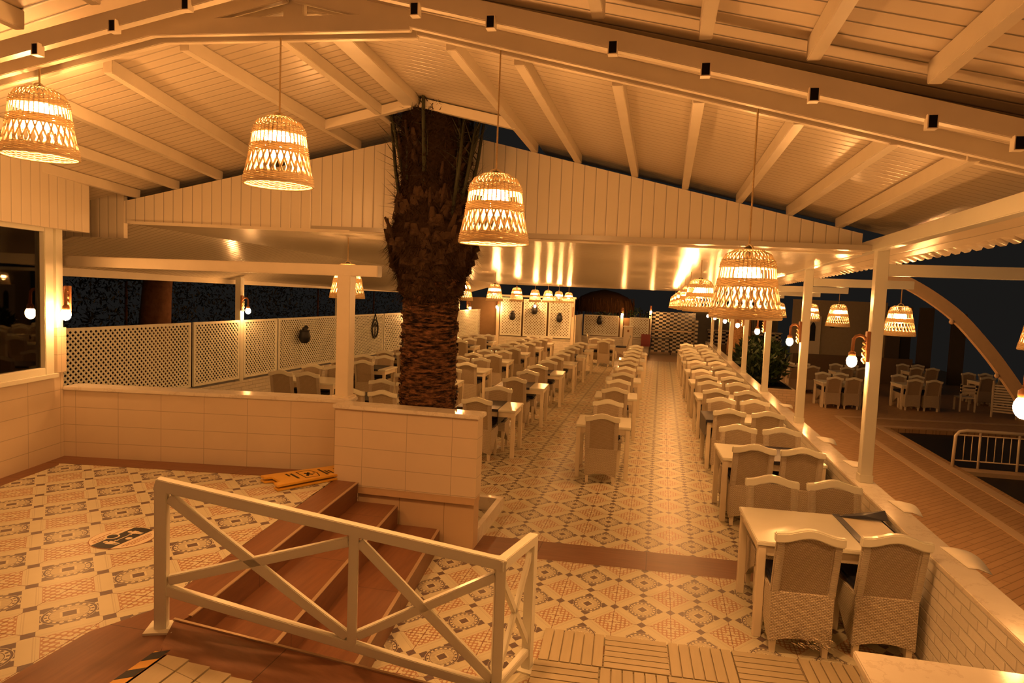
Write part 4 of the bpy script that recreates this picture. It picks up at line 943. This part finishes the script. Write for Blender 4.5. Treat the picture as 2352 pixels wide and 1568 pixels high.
# thatch umbrella and plants beyond the back lattice
um = thing('thatched_parasol', 'brown thatched parasol beyond the back lattice', 'parasol', (-2.8, 34.6, 0))
th = MB(); rnd = random.Random(9); th.lathe([(1.5, 1.78), (1.46, 2.2), (1.2, 2.52), (.7, 2.75), (.02, 2.9)], 24, (-2.8, 34.6)).build('thatch', M['thatch'], um)
th = MB()
for k in range(240):
    a = rnd.uniform(0, 2 * PI); r = 1.5; p = V((-2.8 + r * math.cos(a), 34.6 + r * math.sin(a), rnd.uniform(2.0, 2.5))); th.bar(p, p + V((.03 * math.cos(a), .03 * math.sin(a), -rnd.uniform(.3, .7))), .03, .012, (math.cos(a), math.sin(a), .1))
tag(th.build('straw_fringe', M['thatch'], um), kind='stuff'); MB().tube([(-2.8, 34.6, 0), (-2.8, 34.6, 2.6)], .06, 8).build('pole', M['timber'], um)
def bush(name, label, cat, loc, rx, ry, rz_, n, m, seed, size=(.06, .16), up=.4, stem=True, group=None, z0=0):
    q = thing(name, label, cat, loc, 0, group); rnd = random.Random(seed); f = MB()
    for k in range(n):
        while True:
            p = V((rnd.uniform(-1, 1), rnd.uniform(-1, 1), rnd.uniform(-1, 1)))
            if .3 < p.length < 1: break
        p = V((p.x * rx, p.y * ry, z0 + (p.z + 1) * rz_ / 2)); d = V((rnd.uniform(-1, 1), rnd.uniform(-1, 1), rnd.uniform(-.6, 1) + up)).normalized(); L = rnd.uniform(*size)
        s = d.cross(V((rnd.uniform(-1, 1), rnd.uniform(-1, 1), rnd.uniform(-1, 1)))).normalized() * L * .16
        f.add([p, p + d * L * .45 + s, p + d * L, p + d * L * .45 - s], [(0, 1, 2, 3)])
    f.build('foliage', m, q, local=True)
    if stem: MB().tube([(0, 0, 0), (.02, 0, z0 + rz_ * .7)], .03, 6).build('stem', M['bark'], q, local=True)
    return q
bush('shrub', 'leafy plant hanging over the lattice beside the checkered wall', 'plant', (-.9, 31.4, 0), .6, .3, .7, 260, M['leaf'], 3, (.08, .2), z0=1.35)
bush('shrub', 'row of low dark plants above the wide back lattice', 'plant', (-2.5, 31.55, 0), .95, .25, .4, 240, M['leaf'], 4, (.08, .2), z0=1.4)

# ------------------------------------------------------------------ night trees beyond the left fence
tt = thing('tree', 'rough pine trunk rising behind the left lattice fence', 'tree', (-9.3, 11.0, -.3))
tp = [(-9.28, 11.0, -.3), (-9.3, 11.0, 1.6), (-9.22, 11.0, 2.6), (-9.1, 11.0, 4.6)]
b_ = MB().tube(tp, [.30, .27, .25, .2], 14); b_.v = [(x + random.uniform(-.02, .02), y + random.uniform(-.02, .02), z) for x, y, z in b_.v]; b_.build('trunk', M['bark'], tt)
for i, (x, y, s) in enumerate([(-11.0, 8.6, 1.0), (-11.4, 12.6, 1.1), (-11.7, 17.0, 1.25), (-11.8, 21.8, 1.35), (-12.0, 27.0, 1.4)]):
    bush('tree', '%s dark leafy tree in the night beyond the left fence' % ORD[i], 'tree', (x, y, -.3), 1.2 * s, 1.5 * s, 3.6 * s, 4200, M['leaf2'], 20 + i, (.06, .15), group='night trees')
for i, (x, y, z) in enumerate([(-14.6, 17.6, 3.1), (-14.6, 17.9, 3.1)]):
    o = thing('street_lamp', 'x', 'light', (x, y, -.3)); MB().ball((x, y, z), .07, 10, 8).build('lamp_globe', M['farlight'], o); MB().tube([(x, y, -.3), (x, y, z - .06)], .03, 6).build('pole', M['iron'], o); tag(o, ['left of two tiny white lights in the dark', 'right of two tiny white lights in the dark'][i], 'light', 'distant lights')
struct(slab('ground_left', [(-30, -2), (-8.4, -2), (-8.4, 45), (-30, 45)], -.6, -.3, M['earth']), 'dark ground beyond the left fence', 'ground')

# ------------------------------------------------------------------ outside on the right: lower patio, pool, furniture
Z = -.5
struct(slab('ground', [(2.16, 1), (5.85, 1), (5.85, 18.6), (13, 19.6), (13, 30), (2.16, 30)], Z - .2, Z, M['patio']), 'brown paved patio outside the parapet', 'ground')
struct(slab('ground_far', [(2.16, 30), (14, 30), (14, 44), (2.16, 44)], Z - .2, Z, M['patio']), 'far part of the patio', 'ground')
struct(slab('ground_pool', [(5.85, 1), (13, 1), (13, 19.6), (5.85, 18.6)], Z - .9, Z - .10, M['water']), 'dark pool water beyond the patio', 'water')
for i, (a, b, w) in enumerate((((4.93, 3.0), (4.93, 19.9), .16), ((5.62, 3.0), (5.62, 18.75), .2))):
    struct(MB().bar((*a, Z + .004), (*b, Z + .004), w, .012).build('trim_%d' % (14 + i), M['kerb']), '%s pale strip along the pool side' % ['outer', 'inner'][i], 'kerb')
struct(MB().bar((4.88, 19.95, Z + .004), (13, 21.1, Z + .004), .22, .012).build('trim_16', M['kerb']), 'pale strip across the far end of the pool', 'kerb')
struct(MB().bar((5.6, 18.8, Z + .004), (13, 19.8, Z + .004), .2, .012).build('trim_17', M['kerb']), 'pale pool edge at the far end', 'kerb')
struct(MB().box(5.85, 13, 14.30, 14.62, Z - .5, Z - .02).build('trim_18', M['kerb']), 'walkway dividing the pool under the white railing', 'kerb')
pr2 = thing('pool_railing', 'white tubular railing standing across the pool', 'railing', (5.75, 14.5, Z)); y0 = 14.52
MB().tube([(5.72, y0, Z), (5.74, y0, Z + .62), (5.80, y0, Z + .70), (5.92, y0, Z + .73), (9.6, y0 + .1, Z + .73)], .032, 8).build('top_rail', M['paint'], pr2)
MB().tube([(5.76, y0, Z + .14), (9.6, y0 + .1, Z + .14)], .012, 6).build('lower_rail', M['paint'], pr2); MB().tube([(5.76, y0, Z + .64), (9.6, y0 + .1, Z + .64)], .012, 6).build('upper_rail', M['paint'], pr2)
for k in range(28):
    x = 5.90 + k * .135; big = k % 5 == 2
    MB().tube([(x, y0 + (x - 5.7) * .026, Z + (.0 if big else .14)), (x, y0 + (x - 5.7) * .026, Z + (.73 if big else .64))], .022 if big else .009, 6).build('upright' if big else 'baluster', M['paint'], pr2)
# outside dining sets
def outset(x, y, label, cset, w=1.15, rz=.10):
    table(x, y, w, 'white table of the %s' % label, 'outside tables', .80, Z, rz)
    for s, nm in ((-.26, 'left'), (.27, 'right')):
        chair(x + s, y - .26 + s * rz, True, 'wicker chair turned away at the %s, %s seat' % (label, nm), 'outside chairs', rz, Z)
        chair(x + s, y + .28 + s * rz, False, 'wicker chair facing us at the %s, %s seat' % (label, nm), 'outside chairs', PI + rz, Z)
outset(5.36, 21.95, 'patio table left of the first parapet post', 0)
outset(7.74, 22.65, 'patio table right of the first parapet post', 1)
outset(6.6, 25.6, 'second-line patio table behind the first post', 1)
outset(4.9, 25.2, 'second-line patio table left of the post', 1)
outset(10.6, 24.9, 'patio table under the curved beam', 1, .8)
outset(9.3, 27.2, 'dim patio table farthest from the pool', 1, .8)
# slatted lounger and white board at the right edge
ls = thing('slatted_lounger', 'white slatted lounger standing upright at the right edge', 'lounger', (10.0, 21.9, Z))
for k in range(11): MB().bar((9.55, 21.9, Z + .18 + k * .075), (10.05, 21.7, Z + .18 + k * .075), .025, .045).build('slat', M['paint'], ls)
for x, y in ((9.53, 21.93), (10.07, 21.71)): MB().box(x - .02, x + .02, y - .02, y + .02, Z, Z + 1.05).build('upright', M['paint'], ls)
bd = MB().obox((10.1, 21.75, Z), V((.8, -.6, 0)), V((.6, .8, 0)), (0, 0, 1), 0, 1.2, 0, .05, 0, 1.0).build('white_screen', M['paint'], bevel=.01); tag(bd, 'white board screen at the right edge beyond the pool', 'screen')
os_ = thing('slatted_chair', 'small white slat-backed chair beside the upright lounger', 'chair', (9.2, 22.9, Z))
MB().box(8.98, 9.42, 22.7, 23.1, Z + .40, Z + .44).build('seat', M['paint'], os_)
for k in range(3): MB().box(8.98, 9.42, 22.66, 22.69, Z + .55 + k * .1, Z + .61 + k * .1).build('back_slat', M['paint'], os_)
for x in (9.0, 9.4):
    for y in (22.68, 23.08): MB().box(x - .02, x + .02, y - .02, y + .02, Z, Z + (.84 if y < 22.8 else .4)).build('leg', M['paint'], os_)
# curved beam
ab = thing('curved_beam', 'large curved white beam arching down over the pool side', 'arch', (6, 15.6, 0))
ptsA = [(4.35, 15, 3.20), (4.75, 15, 3.08), (5.25, 15, 2.80), (5.78, 15, 2.40), (6.28, 15, 1.86), (6.66, 15, 1.38), (7.12, 15, .72), (7.5, 15, .1), (7.8, 15, -.5)]
def cr(p, q, r, w, t): return tuple(.5 * (2 * b + (c - a) * t + (2 * a - 5 * b + 4 * c - d) * t * t + (3 * b - a - 3 * c + d) * t ** 3) for a, b, c, d in zip(p, q, r, w))
keep = [ptsA[i] for i in (3, 5, 7)]
ptsA = [cr(ptsA[max(0, i - 1)], ptsA[i], ptsA[i + 1], ptsA[min(len(ptsA) - 1, i + 2)], j / 4) for i in range(len(ptsA) - 1) for j in range(4)] + [ptsA[-1]]
cm = MB(); vs = []
for i, p in enumerate(ptsA):
    a = V(ptsA[max(0, i - 1)]); b = V(ptsA[min(len(ptsA) - 1, i + 1)]); d = (b - a).normalized(); u = V((-d.z, 0, d.x)); w = .115; p = V(p)
    for s, t_ in ((-1, -.07), (1, -.07), (1, .07), (-1, .07)): q = p + u * s * w; vs.append((q.x, q.y + t_, q.z))
n = len(ptsA); cm.add(vs, [(0, 1, 2, 3), tuple(4 * n - 1 - k for k in range(4))] + [(4 * i + k, 4 * i + (k + 1) % 4, 4 * i + 4 + (k + 1) % 4, 4 * i + 4 + k) for i in range(n - 1) for k in range(4)]).build('beam', M['kerb'], ab)
for q in keep: MB().ball((q[0] - .12, 14.95, q[2] - .09), .05, 10, 8).build('joint', M['kerb'], ab)
# planter with shrubs, palm stump
pw = thing('outside_planter', 'pale brick planter outside the parapet', 'planter', (3.3, 22.4, Z)); MB().box(2.5, 4.05, 21.2, 23.8, Z, Z + .5).build('box', brickmat('planter_brick', 'xy', (.74, .60, .42)), pw)
MB().box(2.58, 3.97, 21.3, 23.7, Z + .48, Z + .505).build('soil', M['earth'], pw)
for i, (x, y, s) in enumerate([(3.25, 21.75, 1.0), (3.2, 22.6, 1.05), (3.1, 23.4, .95)]): bush('shrub', '%s dark green shrub in the outside planter, nearest first' % ORD[i], 'shrub', (x, y, Z + .48), .62 * s, .38 * s, 1.4 * s, 900, M['leaf'], 40 + i, (.15, .36), .5, group='planter shrubs')
sp2 = thing('palm_stump', 'pale rough palm trunk lit by the sconces outside', 'palm', (3.05, 27.3, Z + .55)); st_ = MB().lathe([(.5, Z + .55), (.46, .3), (.42, .9), (.40, 1.6), (.36, 2.6)], 18, (3.05, 27.3)); st_.v = [(x + random.uniform(-.05, .05), y + random.uniform(-.05, .05), z) for x, y, z in st_.v]; st_.build('trunk', plain('pale_palm_bark', (.42, .24, .11), .9, .1, .35, 16, 1.0), sp2)
pw2 = thing('outside_planter', 'farther pale planter wall outside the parapet', 'planter', (3.0, 27.3, Z)); MB().box(2.5, 3.6, 26.3, 28.4, Z, Z + .55).build('box', brickmat('planter_brick2', 'xy', (.74, .60, .42)), pw2)
bush('shrub', 'dark shrub at the foot of the pale palm trunk', 'shrub', (3.0, 26.55, Z + .55), .45, .15, .6, 300, M['leaf'], 50, (.15, .3), .5)
# dim buildings across the patio
struct(MB().box(5.6, 9.3, 31.0, 31.2, Z, 2.75).build('wall_outside', M['darkwall']), 'dim plaster wall across the patio', 'wall')
struct(MB().box(9.3, 10.6, 32.0, 32.2, Z, 2.6).build('wall_outside_far', plain('dim_wall', (.12, .10, .07), .8)), 'darker far wall right of the plaster wall', 'wall')
dr = thing('door_1', 'white door with a dark arched pane across the patio', 'door', (6.4, 30.9, Z)); struct(dr)
MB().box(6.10, 6.74, 30.93, 30.99, Z + .5, 2.06).build('leaf', M['paint'], dr)
MB().prism([(x + 1.12, z) for x, z in [(5.2, 1.0), (5.4, 1.0), (5.4, 1.62), (5.36, 1.75), (5.3, 1.80), (5.24, 1.75), (5.2, 1.62)]], 30.90, 30.93, 'y').build('pane', M['black'], dr)
pot((7.15, 30.8, 1.75), 0, 'black wall pot on the dim plaster wall beside the door', 'black wall pots')
struct(MB().box(5.4, 9.8, 29.2, 29.35, Z, .55).build('wall_outside_low', plain('low_dark_wall', (.16, .11, .07), .8)), 'low dark wall behind the outside tables', 'wall')
struct(MB().box(2.3, 5.6, 33.6, 33.8, .48, 1.12).build('wall_kiosk', M['checker']), 'checkered kiosk counter beyond the posts', 'wall')
struct(MB().box(2.3, 5.6, 33.62, 33.8, Z, .48).build('wall_kiosk_low', plain('low_brown_wall', (.28, .18, .09), .8)), 'brown base of the checkered kiosk counter', 'wall')
struct(MB().box(1.6, 5.6, 34.6, 34.8, Z, 2.15).build('wall_kiosk_back', M['grey']), 'grey back wall of the kiosk', 'wall')
struct(MB().box(2.25, 5.65, 33.5, 34.2, 1.12, 1.17).build('trim_19', M['paint']), 'pale top of the checkered kiosk counter', 'counter')
kc = thing('kiosk_fridge', 'grey kiosk cooler with a dark glass front', 'cooler', (4.75, 33.95, 1.17)); MB().box(4.4, 5.1, 33.75, 34.15, 1.17, 2.0).build('body', M['grey'], kc); MB().box(4.47, 5.03, 33.73, 33.75, 1.27, 1.9).build('glass_front', M['black'], kc)
for i, (x, h) in enumerate([(9.2, 2.3), (10.4, 2.6), (11.6, 2.4)]):
    struct(MB().box(x, x + .5, 30.5, 30.7, Z, h).build('wall_pillar_%s' % ['left', 'middle', 'right'][i], plain('dim_pillar%d' % i, (.10, .08, .06), .8)), '%s dim pillar in the dark across the pool' % ORD[i], 'pillar')

# ------------------------------------------------------------------ unseen fill lights added behind the viewer to brighten the foreground, night sky, camera
for i, (x, y, z, e) in enumerate([(-3.6, 1.2, 2.9, 70), (-1.2, .2, 3.1, 80), (1.1, 1.3, 2.7, 70), (-5.0, 2.6, 2.9, 45), (.2, -1.6, 3.0, 80)]):
    lt = bpy.data.lights.new('fill_light_behind', 'POINT'); lt.color = WARM; lt.energy = e * FILL if 'FILL' in globals() else e; lt.shadow_soft_size = .18
    o = bpy.data.objects.new('fill_light_behind', lt); COL.objects.link(o); o.location = (x, y, z)
w = bpy.data.worlds.new('night'); SC.world = w; w.use_nodes = True
bg = w.node_tree.nodes['Background']; bg.inputs[0].default_value = (.0105, .0095, .0085, 1); bg.inputs[1].default_value = 1.0
cam = bpy.data.cameras.new('camera'); co = bpy.data.objects.new('camera', cam); COL.objects.link(co); SC.camera = co
F, YAW, PIT, ROL, CH_ = 1550, -.2138, .0718, .0395, 2.54
cam.sensor_width = 36; cam.lens = 36 * F / 2352; cam.clip_start = .05; cam.clip_end = 200
f = V((math.sin(YAW) * math.cos(PIT), math.cos(YAW) * math.cos(PIT), -math.sin(PIT))); r = V((math.cos(YAW), -math.sin(YAW), 0)); u = r.cross(f)
r2 = r * math.cos(ROL) + u * math.sin(ROL); u2 = u * math.cos(ROL) - r * math.sin(ROL)
co.matrix_world = Matrix(((r2.x, u2.x, -f.x, 0), (r2.y, u2.y, -f.y, 0), (r2.z, u2.z, -f.z, CH_), (0, 0, 0, 1)))
vs_ = SC.view_settings; vs_.view_transform = 'Standard'; vs_.look = 'None'; vs_.gamma = 1; vs_.use_curve_mapping = False; vs_.exposure = -0.1
cy = SC.cycles; cy.max_bounces = 5; cy.diffuse_bounces = 3; cy.glossy_bounces = 2; cy.transmission_bounces = 2; cy.transparent_max_bounces = 6
cy.caustics_reflective = False; cy.caustics_refractive = False; cy.sample_clamp_indirect = 4; cy.use_light_tree = True; cy.use_denoising = True
